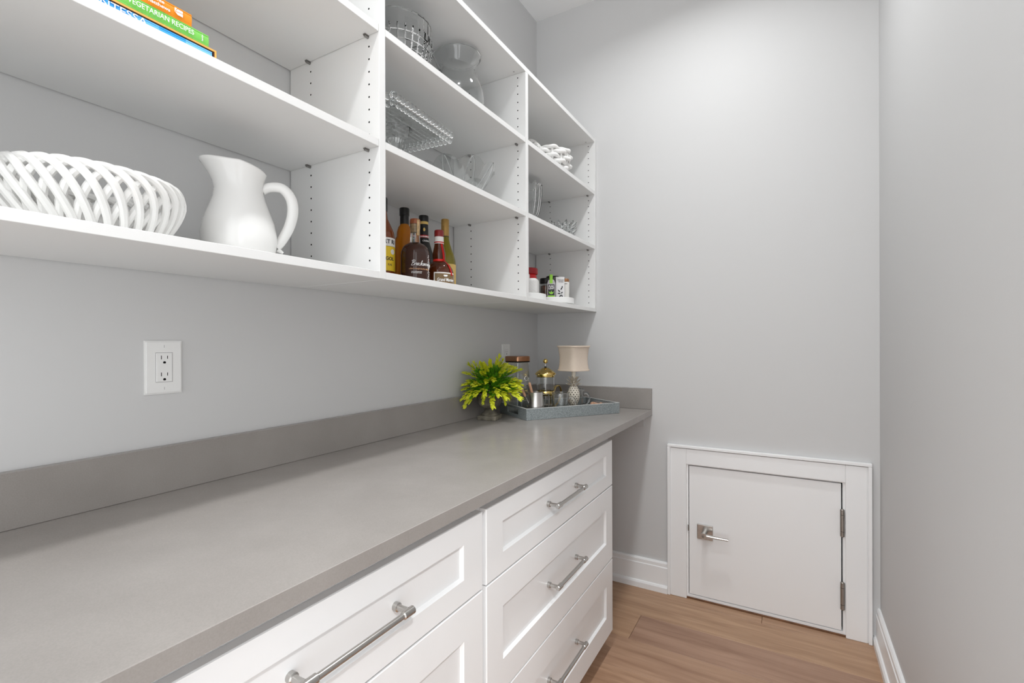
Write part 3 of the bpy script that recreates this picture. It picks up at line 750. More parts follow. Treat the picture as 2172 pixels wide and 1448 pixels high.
# bourbon bottle
b = bottle('bottle', 'dark bourbon bottle with white script and corked clear neck', .205, -1.281, [(.042, 0), (.0455, .004), (.0468, .02), (.0468, .098), (.0455, .112), (.040, .126), (.031, .135), (.022, .140), (.0170, .1425)], 'bourbon')
lathepart('clear_neck', 'crystal', b, [(.0168, .1418), (.0160, .150), (.0155, .185), (.0165, .190), (.0168, .203)], 28, cap0=False, cap1=False)
lathepart('cork', 'cork', b, [(.0125, .176), (.0128, .178), (.0128, .203)], 20)
lathepart('stopper', 'redwood', b, [(.0165, .2032), (.0170, .205), (.0170, .216), (.0158, .219)], 24)
arcpart('paper_seal', 'cork', b, .0172, .35, 1.0, .165, .216)
LET = dict(B=(1.35, [[(.2, 0), (.28, 1), (.4, 2.05)], [(-.15, 1.7), (.3, 2.1), (1.0, 2.05), (1.15, 1.6), (.5, 1.12), (1.1, .95), (1.15, .35), (.6, -.05), (0, .1)]]),
    r=(.80, [[(0, 0), (.3, .9), (.35, 1.08), (.45, .85), (.7, .9), (.68, .3), (.85, .05)]]), e=(.80, [[(0, .1), (.5, .5), (.6, .85), (.4, 1.0), (.15, .6), (.25, .1), (.55, .03), (.85, .3)]]),
    c=(.78, [[(.65, .85), (.4, 1.0), (.1, .6), (.2, .1), (.5, 0), (.82, .25)]]), k=(.92, [[(0, .1), (.42, 1.6), (.4, 2.05), (.22, 1.7), (.2, 0), (.3, .6), (.65, 1.0), (.6, .7), (.35, .5), (.7, .05), (.95, .2)]]),
    n=(.95, [[(0, 0), (.15, .95), (.2, .1), (.4, .8), (.65, 1.0), (.7, .3), (.95, .1)]]), i=(.5, [[(0, .2), (.25, .95), (.25, .2), (.5, .15)], [(.32, 1.4), (.36, 1.5)]]),
    d=(.95, [[(.65, .85), (.3, 1.0), (.1, .4), (.35, 0), (.65, .5), (.85, 2.0), (.72, .4), (.95, .1)]]), g=(.9, [[(.65, .85), (.3, 1.0), (.1, .5), (.4, .15), (.65, .6), (.55, -.6), (.2, -.9), (.1, -.6), (.9, .2)]]))
bm = bmesh.new(); x = 0; em = .0078
for ch in 'Breckenridge':
    w, st_ = LET[ch]
    for pts in st_: tube(bm, spline([((x + px + .3 * py) * em, py * em, 0) for px, py in pts], 4), .00062, 5)
    x += w
obj('script_name', on_cyl(bm, .0470, -.28, .0630), 'wlet', b, smooth=True)
obj('script_line', on_cyl(text_bm('a blend of straight bourbon whiskies', .0072, shear=.4, width=.072), .0472, .33, .0525), 'clet', b)
obj('small_print', on_cyl(strokes(2, .0016, .0042, .034), .0472, .10, .041), 'wlet', b)
obj('small_print', on_cyl(strokes(1, .0022, .004, .022, 4), .0472, .0, .0215), 'wlet', b)
bm = bmesh.new()
for i in range(16):
    a = 1.08 + .05 * math.sin(i * 2.1); z = .015 + i * .0055
    ball(bm, (.0472 * math.cos(a), .0472 * math.sin(a), z), .0017, 6, 4, sc_=(.3, .9, 1.1))
obj('side_ornament', bm, 'wlet', b)
# liqueur bottle, black
b = bottle('bottle', 'dark liqueur bottle with black neck label and red band', .092, -1.105, [(.033, 0), (.0355, .004), (.036, .02), (.036, .120), (.034, .140), (.027, .165), (.0195, .190), (.0165, .210), (.0155, .262), (.0160, .268)], 'blackglass')
lathepart('black_neck_label', 'black', b, [(.0364, .112), (.0346, .1405), (.0276, .1655), (.0201, .1905), (.0172, .210), (.0162, .252)], 32, cap0=False, cap1=False)
lathepart('foil_collar', 'labelg', b, [(.0166, .2525), (.0166, .2625)], 28, cap0=False, cap1=False)
lathepart('cap', 'black', b, [(.0172, .2625), (.0178, .2635), (.0178, .283), (.0165, .2855)], 28)
arcpart('red_band', 'red', b, .0176, -1.3, 1.3, .200, .212, rtop=.0172, t=.0008)
obj('label_text', on_cyl(text_bm('PARAMOUNT', .0085, bold=.0002, width=.050), .0184, .62, .206), 'wlet', b)
obj('label_text', on_cyl(text_bm('CREME', .0085, bold=.0002, width=.026), .0192, .45, .190, rfun=lambda z: .0203 + (.1905 - z) * .3), 'wlet', b)
arcpart('white_stripe', 'labelw', b, .0366, -1.2, 1.3, .100, .106)
arcpart('red_stripe', 'red', b, .0366, -1.2, 1.3, .086, .092)
bm = bmesh.new(); ball(bm, (.0176, .0018, .232), .0052, 8, 6, sc_=(.3, .8, 1.3)); obj('crest', bm, 'labelg', b)
# orange liqueur with red ribbon
b = bottle('bottle', 'squat brown liqueur bottle with red ribbon and wax seal', .212, -1.166, [(.047, 0), (.051, .004), (.052, .016), (.051, .050), (.0465, .070), (.037, .086), (.025, .094), (.0195, .098), (.0222, .112), (.0222, .124), (.0190, .140), (.0158, .155), (.0148, .190)], 'cognac')
lathepart('wax_seal', 'redwax', b, [(.0155, .182), (.0160, .184), (.0160, .202), (.0148, .205)], 24)
arcpart('neck_label', 'labelw', b, .0160, -2.2, 2.2, .158, .182, rtop=.0156, t=.0006)
arcpart('neck_label_band', 'rlet', b, .0162, -2.2, 2.2, .1605, .1645, t=.0006)
lathepart('ribbon_band', 'ribbon', b, [(.0204, .094), (.0212, .0965), (.0212, .1015), (.0206, .104)], 28, cap0=False, cap1=False)
bm = bmesh.new()
def ribbon(pts, w):
    L_ = [bm.verts.new((p[0] * math.cos(p[1] - w / p[0]), p[0] * math.sin(p[1] - w / p[0]), p[2])) for p in pts]
    R2 = [bm.verts.new((p[0] * math.cos(p[1] + w / p[0]), p[0] * math.sin(p[1] + w / p[0]), p[2])) for p in pts]
    for i in range(len(pts) - 1): bm.faces.new((L_[i], R2[i], R2[i + 1], L_[i + 1]))
ribbon([(.0172, .5, .158), (.0205, .62, .140), (.0235, .68, .124), (.0245, .72, .110), (.0235, .78, .099), (.032, .82, .0925), (.0425, .86, .0815), (.0495, .9, .068), (.0520, .92, .056), (.0527, .94, .045)], .0042)
bmesh.ops.solidify(bm, geom=bm.faces[:], thickness=.0007)
obj('ribbon_tail', bm, 'ribbon', b, smooth=True)
arcpart('label_border', 'labelw', b, .0522, -.35, 1.25, .004, .0545, rtop=.0508, t=.0006)
arcpart('tan_label', 'labelt', b, .0525, -.28, 1.18, .004, .0505, rtop=.0513, t=.0009)
obj('label_text', on_cyl(text_bm('Grand Marnier', .0155, shear=.15, width=.066, bold=.0002), .0537, .47, .0290), 'wlet', b)
bm = bmesh.new()
for i in range(-3, 4): ball(bm, (0.0530 * math.cos(.42 + i * .03), 0.0530 * math.sin(.42 + i * .03), .042 + .0015 * (i % 2)), .0028, 6, 4, sc_=(.3, 1, 1))
obj('crest', bm, 'wlet', b)
# white wine bottle
b = bottle('bottle', 'olive green wine bottle with gold screw cap', .105, -.994, [(.035, 0), (.0395, .005), (.0410, .02), (.0410, .118), (.0395, .135), (.034, .157), (.0255, .180), (.0190, .200), (.0155, .216), (.0142, .228), (.0142, .235)], 'wineg')
lathepart('screw_cap', 'goldcap', b, [(.0146, .229), (.0150, .2295), (.0150, .268), (.0155, .2685), (.0155, .270), (.0150, .2705), (.0150, .280), (.0155, .2805), (.0155, .2825), (.0150, .283), (.0150, .2935), (.0138, .295)], 28)
lathepart('dark_ring', 'black', b, [(.0152, .2265), (.0152, .229)], 24, cap0=False, cap1=False)
arcpart('gold_label', 'labelg', b, .0411, -.7, 1.5, .025, .118)
bm = bmesh.new()
tube(bm, [(.0419 * math.cos(.55 + .35 * math.sin(t * .3)), .0419 * math.sin(.55 + .35 * math.sin(t * .3)), .04 + t * .006) for t in range(12)], .0012, 5)
obj('label_swirl', bm, 'goldcap', b)

# ================================================================== RIGHT BAY, LOWEST SHELF
def turntable(x, y, R, label):
    r = thing('turntable', label, 'turntable', (x, y, zb), group='white turntables on the lowest shelf')
    lathepart('foot', 'plastic', r, [(R * .72, 0), (R * .74, .006)], 40)
    lathepart('dish', 'plastic', r, [(R * .95, .006), (R, .009), (R, .033), (R - .002, .035), (R - .004, .033), (R - .005, .012), (.002, .012)], 48)
TB = zb + .0123
turntable(.205, -.552, .108, 'white turntable holding the red lidded jar and quilted canister')
turntable(.240, -.300, .105, 'white turntable holding the tea tins')
cn = thing('canister', 'white quilted ceramic canister in front of the red jar', 'canister', (.248, -.563, TB), rotz=.35)
bm = bmesh.new(); s = .040
def quilt(r, z, a):
    q = 1.0 / (abs(math.cos(a)) ** 5 + abs(math.sin(a)) ** 5) ** .2
    return r * q * (1 + .05 * abs(math.sin(a * 10 + z * 230)) * abs(math.sin(a * 10 - z * 230)) * (1 if .008 < z < .080 else 0)), z
prof = [(.035, 0), (.038, .003)] + [(.039, .006 + .0035 * i) for i in range(23)] + [(.037, .087), (.030, .091), (.022, .092)]
lathe(bm, prof, 80, mod=quilt); obj('body', bm, 'quilt', cn, smooth=True)
lathepart('rim_collar', 'quilt', cn, [(.017, .0905), (.0175, .094), (.0175, .108), (.0155, .112)], 32, c=(-.016, -.010))
rj = thing('jar', 'bright red jar with dark red ribbed lid behind the quilted canister', 'jar', (.200, -.480, TB))
lathepart('body', 'red', rj, [(.034, 0), (.037, .004), (.037, .100), (.037, .112), (.034, .120), (.033, .124)], 32)
bm = bmesh.new(); lathe(bm, [(.040, .1242), (.041, .126), (.041, .148), (.039, .152)], 72, mod=lambda r, z, a: (r * (1 + .018 * math.cos(24 * a)), z)); obj('lid', bm, 'dred', rj, smooth=True)
dj = thing('jar', 'dark glass tea jar with black lid beside the green label box', 'jar', (.203, -.305, TB))
lathepart('glass', 'glass', dj, [(.028, .001), (.0295, .004), (.0295, .090), (.027, .098)], 28)
lathepart('tea_bags', 'teabag', dj, [(.026, .003), (.0272, .006), (.0272, .085), (.02, .09)], 24)
lathepart('lid', 'black', dj, [(.029, .0985), (.030, .100), (.030, .122), (.028, .125)], 32)
pl = thing('tea_box', 'narrow tea box with black and lime green label', 'box', (.264, -.372, TB), rotz=facing(.264, -.372) + .1)
bm = bmesh.new(); w = .0195
out = [(-w, 0), (w, 0), (w, .088), (w * .72, .104), (w * .3, .109), (-w * .3, .109), (-w * .72, .104), (-w, .088)]
F1 = [bm.verts.new((.012, a, z)) for a, z in out]; B1 = [bm.verts.new((-.012, a, z)) for a, z in out]
bm.faces.new(F1); bm.faces.new(B1[::-1])
for i in range(8): bm.faces.new((F1[i], B1[i], B1[(i + 1) % 8], F1[(i + 1) % 8]))
obj('box', bm, 'cartong', pl)
obj('black_panel', box(.0121, .0126, -.0165, .0155, .031, .084), 'klet', pl)
obj('green_panel', box(.0121, .0126, -.0165, .0155, .004, .0305), 'leafgrn', pl)
obj('green_tab', box(-.0127, .0127, -.0085, .0065, .0885, .132, .001), 'leafgrn', pl)
obj('label_text', on_plane(text_bm('PURE', .0115, width=.024, bold=.0002), (.0128, -.0005, .0745), (0, 1, 0), (0, 0, 1)), 'wlet', pl)
obj('label_text', on_plane(text_bm('LEAF', .0125, width=.026, bold=.0002), (.0128, -.0005, .0645), (0, 1, 0), (0, 0, 1)), 'wlet', pl)
bm = bmesh.new()
for a in (-.75, 0, .75):
    m_ = Matrix.Translation((.0127, -.0005, .036)) @ Matrix.Rotation(-a, 4, 'X')
    prism(bm, [m_ @ Vector((0, y, z)) for y, z in ((0, 0), (.0032, .009), (0, .019), (-.0032, .009))], (.0004, 0, 0))
obj('leaf_mark', bm, 'leafgrn', pl)
obj('label_text', on_plane(strokes(1, .0026, .004, .022, 6), (.0128, -.0005, .016), (0, 1, 0), (0, 0, 1)), 'klet', pl)
bj = thing('jar', 'tall jar with wide black lid behind the white tea carton', 'jar', (.212, -.243, TB))
lathepart('glass', 'glass', bj, [(.028, .001), (.030, .004), (.030, .118), (.028, .124)], 28)
lathepart('contents', 'teabag', bj, [(.026, .003), (.0275, .006), (.0275, .1), (.02, .105)], 24)
lathepart('lid', 'black', bj, [(.033, .1245), (.034, .126), (.034, .138), (.032, .142)], 32)
wc = thing('tea_carton', 'white tea carton printed with a dark olive leaf sprig', 'carton', (.268, -.290, TB), rotz=facing(.268, -.290) + .28)
obj('carton', box(-.024, .024, -.022, .022, 0, .128, .001), 'carton', wc)
obj('grey_edge', box(-.0235, .0235, -.0222, -.0219, .002, .124), 'cartong', wc)
obj('label_text', on_plane(text_bm('ORANGE', .0090, width=.032), (.0242, .002, .112), (0, 1, 0), (0, 0, 1)), 'klet', wc)
obj('label_text', on_plane(strokes(2, .0022, .0052, .026, 7), (.0242, .004, .1035), (0, 1, 0), (0, 0, 1)), 'klet', wc)
bm = bmesh.new()
for (y, z, a, l) in ((-.006, .058, .7, .02), (.006, .070, -.5, .018), (-.006, .046, 1.4, .018), (.008, .050, -.9, .014), (0, .034, 2.3, .022), (.010, .078, -.2, .012), (.009, .034, -2.6, .012)):
    m_ = Matrix.Translation((.0243, y, z)) @ Matrix.Rotation(a, 4, 'X')
    prism(bm, [m_ @ Vector((0, yy, zz)) for yy, zz in ((0, -l / 2), (.0035, 0), (0, l / 2), (-.0035, 0))], (.0004, 0, 0))
obj('leaf_sprig', bm, 'klet', wc)
wbt = thing('bottle', 'slim white bottle with bronze cap at the end of the tea tins', 'bottle', (.280, -.233, TB), rotz=facing(.280, -.233))
lathepart('body', 'ceramic2', wbt, [(.017, 0), (.0185, .003), (.0185, .03), (.0172, .045), (.0185, .06), (.0188, .09), (.0185, .106), (.0175, .110)], 28)
lathepart('cap', 'bronze', wbt, [(.0168, .1105), (.0172, .112), (.0172, .122), (.0150, .1265)], 28)
obj('label_text', on_cyl(strokes(1, .0028, .004, .016, 8), .0189, .1, .100), 'klet', wbt)

# ================================================================== PLANT IN STONE URN
CZ = CT + .0003
pu = thing('potted_plant', 'bushy yellow green plant in a weathered stone urn on the counter', 'plant', (.100, -.668, CZ))
urn = thing('urn', None, None); urn.parent = pu; 
bpy.data.objects.remove(urn)
bm = box(-.043, .043, -.043, .043, 0, .019, .003, 2); bm.transform(Matrix.Rotation(math.radians(12), 4, 'Z')); plinth = obj('plinth', bm, 'stone', pu)
def umod(r, z, a): return (r * (1 + (.045 * abs(math.sin(8 * a)) if .05 < z < .108 else 0)), z)
lathepart('urn', 'stone', pu, [(.036, .0192), (.037, .024), (.032, .029), (.024, .035), (.0205, .044), (.023, .049), (.034, .054), (.045, .065), (.052, .082), (.054, .098), (.051, .108), (.055, .112), (.0565, .117), (.053, .120), (.047, .118), (.045, .108)], 64, mod=umod)
def leaf(bm, base, d, up, l, w, mi):
    d = d.normalized(); s = d.cross(up)
    if s.length < 1e-4: s = d.orthogonal()
    s.normalize(); n = s.cross(d)
    P = [base, base + d * l * .35 + s * w * .5 - n * w * .12, base + d * l * .7 + s * w * .38 - n * w * .10, base + d * l + n * -.05 * l, base + d * l * .7 - s * w * .38 - n * w * .10, base + d * l * .35 - s * w * .5 - n * w * .12]
    m1, m2 = base + d * l * .35 + n * w * .12, base + d * l * .7 + n * w * .10
    V = [bm.verts.new(p) for p in P]; a = bm.verts.new(m1); b_ = bm.verts.new(m2)
    for q in ((V[0], V[1], a), (V[1], V[2], b_, a), (V[2], V[3], b_), (V[3], V[4], b_), (V[4], V[5], a, b_), (V[5], V[0], a)): bm.faces.new(q).material_index = mi
def sprig_mesh(i, droop):
    rnd = random.Random(100 + i); bm = bmesh.new(); n = 8; L_ = .130
    pts = [Vector((L_ * math.sin(t * droop) / droop, 0, L_ * (math.cos(t * droop) - 1) / droop)) for t in [k / n for k in range(n + 1)]]
    tube(bm, pts, [.0017 - .0008 * k / n for k in range(n + 1)], 4, mi=2)
    for k in range(2, n + 1):
        T = (pts[k] - pts[k - 1]).normalized(); f = k / n
        for s in (0, 1, 2):
            ph = k * 1.05 + s * 2 * PI / 3 + rnd.uniform(-.3, .3)
            side = Vector((0, math.cos(ph), math.sin(ph)))
            d = T * rnd.uniform(.75, 1.0) + side * rnd.uniform(.35, .62) * (1.25 - .6 * f)
            mi = 1 if f > .55 + rnd.uniform(-.1, .14) else 0
            leaf(bm, pts[k], d, Vector((0, 0, 1)), rnd.uniform(.026, .036) * (1.0 if f < .8 else .82), rnd.uniform(.016, .022) * (1.0 if f < .8 else .8), mi)
    leaf(bm, pts[-1], pts[-1] - pts[-2], Vector((0, 0, 1)), .026, .010, 1)
    me = bpy.data.meshes.new('sprig'); bm.to_mesh(me); bm.free()
    for m_ in ('lgrn', 'ygrn', 'stem'): me.materials.append(M[m_])
    return me
sm = [sprig_mesh(i, d) for i, d in enumerate((.35, .7, 1.05, 1.4, 2.0))]
rnd = random.Random(5)
for ring, (cnt, el, lst, sc0) in enumerate(((7, 76, (0, 1), .86), (13, 58, (0, 1), .95), (15, 42, (1, 2), .98), (18, 27, (1, 2), 1.07), (17, 14, (1, 2, 3), 1.04), (11, 8, (2, 2, 3), .82))):
    for k in range(cnt):
        az = 2 * PI * k / cnt + rnd.uniform(-.16, .16) + ring * .4; e = math.radians(el + rnd.uniform(-7, 7))
        s = sc0 * rnd.uniform(.9, 1.08)
        wx = math.cos(az) * math.cos(e)
        if 0 < (az % (2 * PI)) < 1.9 and el < 50: s *= .88          # the jar and the pitcher stand on this side
        o = finish('sprig', rnd.choice([sm[i] for i in lst]), [], pu)
        o.rotation_euler = (rnd.uniform(-.3, .3), -e, az); o.location = (.014 * math.cos(az) + .004, .014 * math.sin(az), .136 + .012 * math.sin(e)); o.scale = (s, s, s)
        while wx < 0 and s > .3:                                   # no leaf may reach into the wall or the backsplash
            m_ = wmat(o); ok = True
            for v in o.data.vertices:
                q = m_ @ v.co
                if q.x < .004 or (q.x < .023 and q.z < 1.024): ok = False; break
            if ok: break
            s *= .93; o.scale = (s, s, s)
o = finish('sprig', sm[4], [], pu); o.rotation_euler = (0, math.radians(-100), math.radians(75)); o.location = (.0, .0, .128); o.scale = (1.35, 1.1, 1.45)
o = finish('sprig', sm[0], [], pu); o.rotation_euler = (0, math.radians(-84), math.radians(60)); o.location = (.004, .0, .130); o.scale = (1.12, 1.05, 1.05)

# ================================================================== TRAY AND ITS CONTENTS
TA = math.atan2(.822, .569); LT, WT, HT, tt = .504, .285, .050, .008
def tr(a, b):   # tray coordinates (along the front edge, back from it) -> world xy
    return (.265 + .569 * a - .822 * b, -.629 + .822 * a + .569 * b)
tx, ty = tr(LT / 2, WT / 2)
ty_ = thing('serving_tray', 'blue grey speckled rectangular tray with cut out handles in the counter corner', 'tray', (tx, ty, CZ), rotz=TA)
hl, hw = LT / 2, WT / 2
obj('tray_floor', box(-hl + tt, hl - tt, -hw + tt, hw - tt, .0005, .008), 'mirror', ty_)
def wall_with_slot(x0, x1):
    bm = bmesh.new(); s = .052
    bx(bm, x0, x1, -hw, -s, 0, HT); bx(bm, x0, x1, s, hw, 0, HT); bx(bm, x0, x1, -s, s, 0, .014); bx(bm, x0, x1, -s, s, .040, HT)
    bmesh.ops.remove_doubles(bm, verts=bm.verts[:], dist=1e-6)
    return bm
obj('side_wall', box(-hl, hl, -hw, -hw + tt, 0, HT, .0008), 'tray', ty_)
obj('side_wall', box(-hl, hl, hw - tt, hw, 0, HT, .0008), 'tray', ty_)
for (a, b_) in ((-hl, -hl + tt), (hl - tt, hl)):
    bm = bmesh.new(); s = .058
    bx(bm, a, b_, -hw + tt, -s, 0, HT - .0004); bx(bm, a, b_, s, hw - tt, 0, HT - .0004); bx(bm, a, b_, -s, s, 0, .013); bx(bm, a, b_, -s, s, .041, HT - .0004)
    obj('end_wall', bm, 'tray', ty_)
bm = bmesh.new()
for a in ((-hl, hl, -hw, -hw + tt), (-hl, hl, hw - tt, hw), (-hl, -hl + tt, -hw + tt, hw - tt), (hl - tt, hl, -hw + tt, hw - tt)): bx(bm, a[0] + .0002, a[1] - .0002, a[2] + .0002, a[3] - .0002, HT, HT + .0012)
obj('pale_rim', bm, 'traywhite', ty_)
TZ = CZ + .0083

def rsq(r, z, a):   # rounded square section
    return r / (abs(math.cos(a)) ** 7 + abs(math.sin(a)) ** 7) ** (1 / 7), z
def rsq4(r, z, a): return r / (abs(math.cos(a)) ** 5 + abs(math.sin(a)) ** 5) ** (1 / 5), z
# square glass jar
x, y = tr(.062, .215)
j = thing('glass_jar', 'tall square clear glass jar with copper lid behind the plant', 'jar', (x, y, TZ), rotz=math.radians(-14))
bm = bmesh.new(); pj = [(.040, .001), (.044, .005), (.046, .015), (.046, .225), (.043, .238), (.042, .243)]
lathe(bm, pj + [(r - .003, max(z, .006)) for r, z in pj[::-1]], 48, mod=rsq); obj('glass', bm, 'glass', j, smooth=True)
bm = bmesh.new(); lathe(bm, [(.0455, .2435), (.0468, .245), (.0468, .263), (.0455, .2675), (.040, .269)], 48, mod=rsq); obj('lid', bm, 'copper', j, smooth=True)
bm = bmesh.new(); lathe(bm, [(.0462, .2395), (.0462, .2432)], 48, mod=rsq); obj('lid_band', bm, 'dark', j, smooth=True)
# milk pitcher
x, y = tr(.080, .060)
mp = thing('milk_pitcher', 'stainless steel milk pitcher holding wooden handled utensils', 'pitcher', (x, y, TZ), rotz=math.radians(52))
pm = [(.036, 0), (.0375, .003), (.0370, .02), (.0345, .06), (.0320, .090), (.0325, .108)]
bm = bmesh.new(); lathe(bm, pm + [(r - .0012, max(z, .002)) for r, z in pm[::-1]], 40, mod=lambda r, z, a: (r * (1 + .25 * max(0, math.cos(a - PI)) ** 20 * max(0, (z - .07) / .04)), z))
obj('body', bm, 'steel', mp, smooth=True)
bm = bmesh.new()
tube(bm, spline([(.030, 0, .094), (.055, 0, .097), (.064, 0, .090), (.0635, 0, .05), (.058, 0, .012)], 5), .0048, 8, flat=.4, up=(1, 0, .01)); obj('handle', bm, 'steel', mp, smooth=True)
def utensil(label, a, b, top, wire):
    bx_, by_ = tr(a, b); r = thing('whisk', label, 'utensil', (bx_, by_, TZ + .003), group='utensils in the milk pitcher')
    bm = bmesh.new(); t = Vector(top); tube(bm, [t * .66, t * .70, t * .98, t], [.0045, .0062, .0062, .004], 10); obj('wooden_handle', bm, 'wood', r, smooth=True)
    bm = bmesh.new(); tube(bm, [t * 0.02, t * .68], .0014, 6)
    if wire:
        c = t * 1.10 + Vector((-.004, -.012, .004))
        tube(bm, [t] + [c + Vector((.004 * math.cos(q * .55), .009 * math.cos(q * .55), .010 * math.sin(q * .55))) for q in range(13)], .0012, 6)
    obj('wire', bm, 'steel', r, smooth=True)
utensil('wooden handled wire whisk leaning in the milk pitcher, nearer its rim', 0.090, .060, (-.022, -.044, .150), True)
utensil('wooden handled utensil leaning lowest in the milk pitcher', .078, .070, (-.042, -.060, .132), False)
# french press
x, y = tr(.190, .168)
fp = thing('french_press', 'glass french press with polished gold lid and ball knob', 'french press', (x, y, TZ), rotz=math.radians(52))
pg = [(.040, .010), (.0435, .013), (.0435, .172)]
bm = bmesh.new(); lathe(bm, pg + [(r - .002, max(z, .013)) for r, z in pg[::-1]], 48); obj('beaker', bm, 'crystal', fp, smooth=True)
lathepart('lid', 'gold', fp, [(.0430, .166), (.0440, .168), (.0440, .176), (.0505, .178), (.0505, .183), (.046, .189), (.030, .201), (.016, .210), (.007, .212)], 48)
lathepart('knob_collar', 'black', fp, [(.0055, .2115), (.0060, .213), (.0050, .217), (.0042, .218)], 16)
bm = bmesh.new(); ball(bm, (0, 0, .243), .0118, 20, 14); obj('ball_knob', bm, 'gold', fp, smooth=True)
bm = bmesh.new(); cyl(bm, (0, 0, .030), (0, 0, .233), .0022, 10); lathe(bm, [(.040, .026), (.0405, .030), (.0405, .033), (.038, .034)], 36); obj('plunger', bm, 'steel', fp, smooth=True)
bm = bmesh.new()
lathe(bm, [(.0438, .078), (.0452, .080), (.0452, .098), (.0438, .100)], 48, cap0=False, cap1=False); lathe(bm, [(.0452, .0), (.0458, .002), (.0458, .018), (.0440, .021)], 48, cap0=True, cap1=False)
for q in range(4):
    a = q * PI / 2 + .5; tube(bm, [(.0456 * math.cos(a), .0456 * math.sin(a), .012), (.0456 * math.cos(a), .0456 * math.sin(a), .09)], .0036, 6)
obj('frame', bm, 'gold', fp, smooth=True)
bm = bmesh.new(); tube(bm, spline([(.044, 0, .092), (.056, 0, .118), (.074, 0, .120), (.083, 0, .100), (.080, 0, .068), (.068, 0, .040), (.046, 0, .016)], 5), .0085, 10, flat=.35, up=(0, 0, 1)); obj('handle', bm, 'gold', fp, smooth=True)
# mugs
def mug(a, b, rz, label):
    x, y = tr(a, b); r = thing('glass_mug', label, 'mug', (x, y, TZ), rotz=rz, group='clear glass mugs on the tray')
    po_ = [(.026, .001), (.031, .004), (.037, .025), (.0405, .055), (.0415, .085), (.0415, .098)]
    pi_ = [(.0395, .0995), (.0388, .085), (.0365, .055), (.031, .030), (.022, .018), (.001, .015)]
    bm = bmesh.new(); lathe(bm, po_ + pi_, 40); obj('cup', bm, 'glass', r, smooth=True, angle=70)
    bm = bmesh.new(); tube(bm, [(.0405 * math.cos(q * PI / 20), .0405 * math.sin(q * PI / 20), .0993) for q in range(40)], .0014, 6, closed=True); obj('rim', bm, 'crystal', r, smooth=True)
    bm = bmesh.new(); tube(bm, spline([(.039, 0, .074), (.054, 0, .078), (.068, 0, .062), (.066, 0, .038), (.050, 0, .022), (.036, 0, .022)], 5), .0052, 10); obj('handle', bm, 'crystal', r, smooth=True)
mug(.208, .058, math.radians(32), 'clear glass mug in front of the gold french press')
mug(.372, .178, math.radians(38), 'clear glass mug with visible handle in front of the lamp')
# pineapple lamp
x, y = tr(.306, .098)
lp = thing('table_lamp', 'small cream pineapple lamp with square linen shade on the tray', 'lamp', (x, y, TZ), rotz=facing(x, y) + math.radians(45))
lathepart('foot', 'pine', lp, [(.038, 0), (.040, .003), (.038, .008), (.030, .013), (.020, .018)], 32)
for k in range(8):
    a = k * PI / 4; bm = bmesh.new(); leaf(bm, Vector((.012 * math.cos(a), .012 * math.sin(a), .034)), Vector((math.cos(a) * 1.0, math.sin(a) * 1.0, -.8)), Vector((0, 0, 1)), .034, .018, 0); bmesh.ops.solidify(bm, geom=bm.faces[:], thickness=.003); obj('base_leaf', bm, 'pine', lp)
def pr(t): return .032 * math.sin(PI * (.14 + .74 * t)) ** .7
core = [(pr(i / 14) * .94, .034 + .092 * i / 14) for i in range(15)]
lathepart('fruit', 'pine', lp, core, 32)
dbm = bmesh.new(); 
for q in ((0, 0, .0028), ): pass
dv = [dbm.verts.new(p) for p in ((0, -.0034, 0), (0, 0, -.0044), (0, .0034, 0), (0, 0, .0044), (.0009, 0, 0), (-.003, 0, 0))]
for q in ((0, 1, 4), (1, 2, 4), (2, 3, 4), (3, 0, 4), (1, 0, 5), (2, 1, 5), (3, 2, 5), (0, 3, 5)): dbm.faces.new([dv[i] for i in q])
bmesh.ops.recalc_face_normals(dbm, faces=dbm.faces[:]); dme = bpy.data.meshes.new('eye'); dbm.to_mesh(dme); dbm.free()
for row in range(10):
    t = (row + .5) / 10; rr = pr(t) * .94
    for k in range(12):
        a = 2 * PI * (k + .5 * (row % 2)) / 12
        o = finish('eye', dme, 'pinedk', lp); o.location = (rr * math.cos(a), rr * math.sin(a), .034 + .092 * t); o.rotation_euler = (0, 0, a); s = rr / .030; o.scale = (1, max(.5, s), 1)
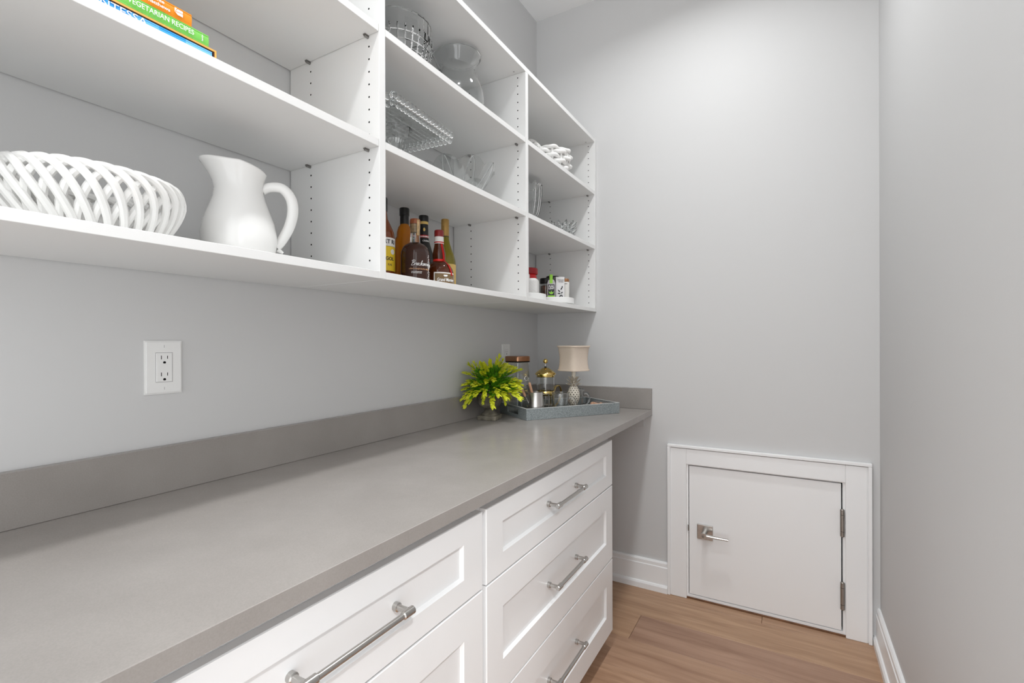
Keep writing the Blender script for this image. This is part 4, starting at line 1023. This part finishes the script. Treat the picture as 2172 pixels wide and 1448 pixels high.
for ring, (cnt, z, r, ln, tz) in enumerate(((8, .124, .011, .032, .5), (8, .134, .010, .035, .9), (7, .146, .009, .032, 1.5))):
    for k in range(cnt):
        a = 2 * PI * k / cnt + ring * .4; bm = bmesh.new()
        leaf(bm, Vector((r * math.cos(a), r * math.sin(a), z)), Vector((math.cos(a), math.sin(a), tz)), Vector((0, 0, 1)), ln, .015, 0); bmesh.ops.solidify(bm, geom=bm.faces[:], thickness=.002)
        obj('crown_leaf', bm, 'pine', lp)
lathepart('stem', 'pine', lp, [(.012, .100), (.011, .125), (.0095, .13), (.0095, .203)], 20)
def shsec(r, z, a): return rsq4(r, z, a)
def shp(t): return .0535 + .0065 * (abs(2 * t - 1) ** 1.6) + .0025 * t
bm = bmesh.new(); shz0, shh = .196, .122
so = [(shp(i / 12), shz0 + shh * i / 12) for i in range(13)]
lathe(bm, so + [(r - .0015, z) for r, z in so[::-1]], 64, mod=shsec, cap0=False, cap1=False)
bmesh.ops.bridge_loops(bm, edges=[e for e in bm.edges if e.is_boundary])
shade = obj('lamp_shade', bm, 'linen', lp, smooth=True, angle=50)
for (z, rr) in ((shz0 + .004, shp(0) + .001), (shz0 + shh - .004, shp(1) + .001)):
    bm = bmesh.new(); lathe(bm, [(rr - .002, z - .004), (rr + .0012, z - .003), (rr + .0012, z + .003), (rr - .002, z + .004)], 64, mod=shsec, cap0=False, cap1=False); obj('piping', bm, 'linen', shade, smooth=True)
bm = bmesh.new(); bx(bm, -.055, .055, -.001, .001, shz0 + .105, shz0 + .107); bx(bm, -.001, .001, -.055, .055, shz0 + .105, shz0 + .107); cyl(bm, (0, 0, .195), (0, 0, shz0 + .108), .0012, 6); obj('shade_spider', bm, 'hinge', lp)
# wooden coaster knot at the end of the tray
x, y = tr(.455, .12)
wk = thing('wooden_ring', 'small brown carved wooden ring lying at the end of the tray', 'ornament', (x, y, TZ))
for q in range(2):
    bm = bmesh.new(); tube(bm, [((.022 + .002 * q) * math.cos(i * PI / 12), .020 * math.sin(i * PI / 12), .010 + .012 * q + .004 * math.sin(i * PI / 6 + q * 2)) for i in range(24)], .0085, 8, closed=True); obj('twisted_band', bm, 'wood', wk, smooth=True)
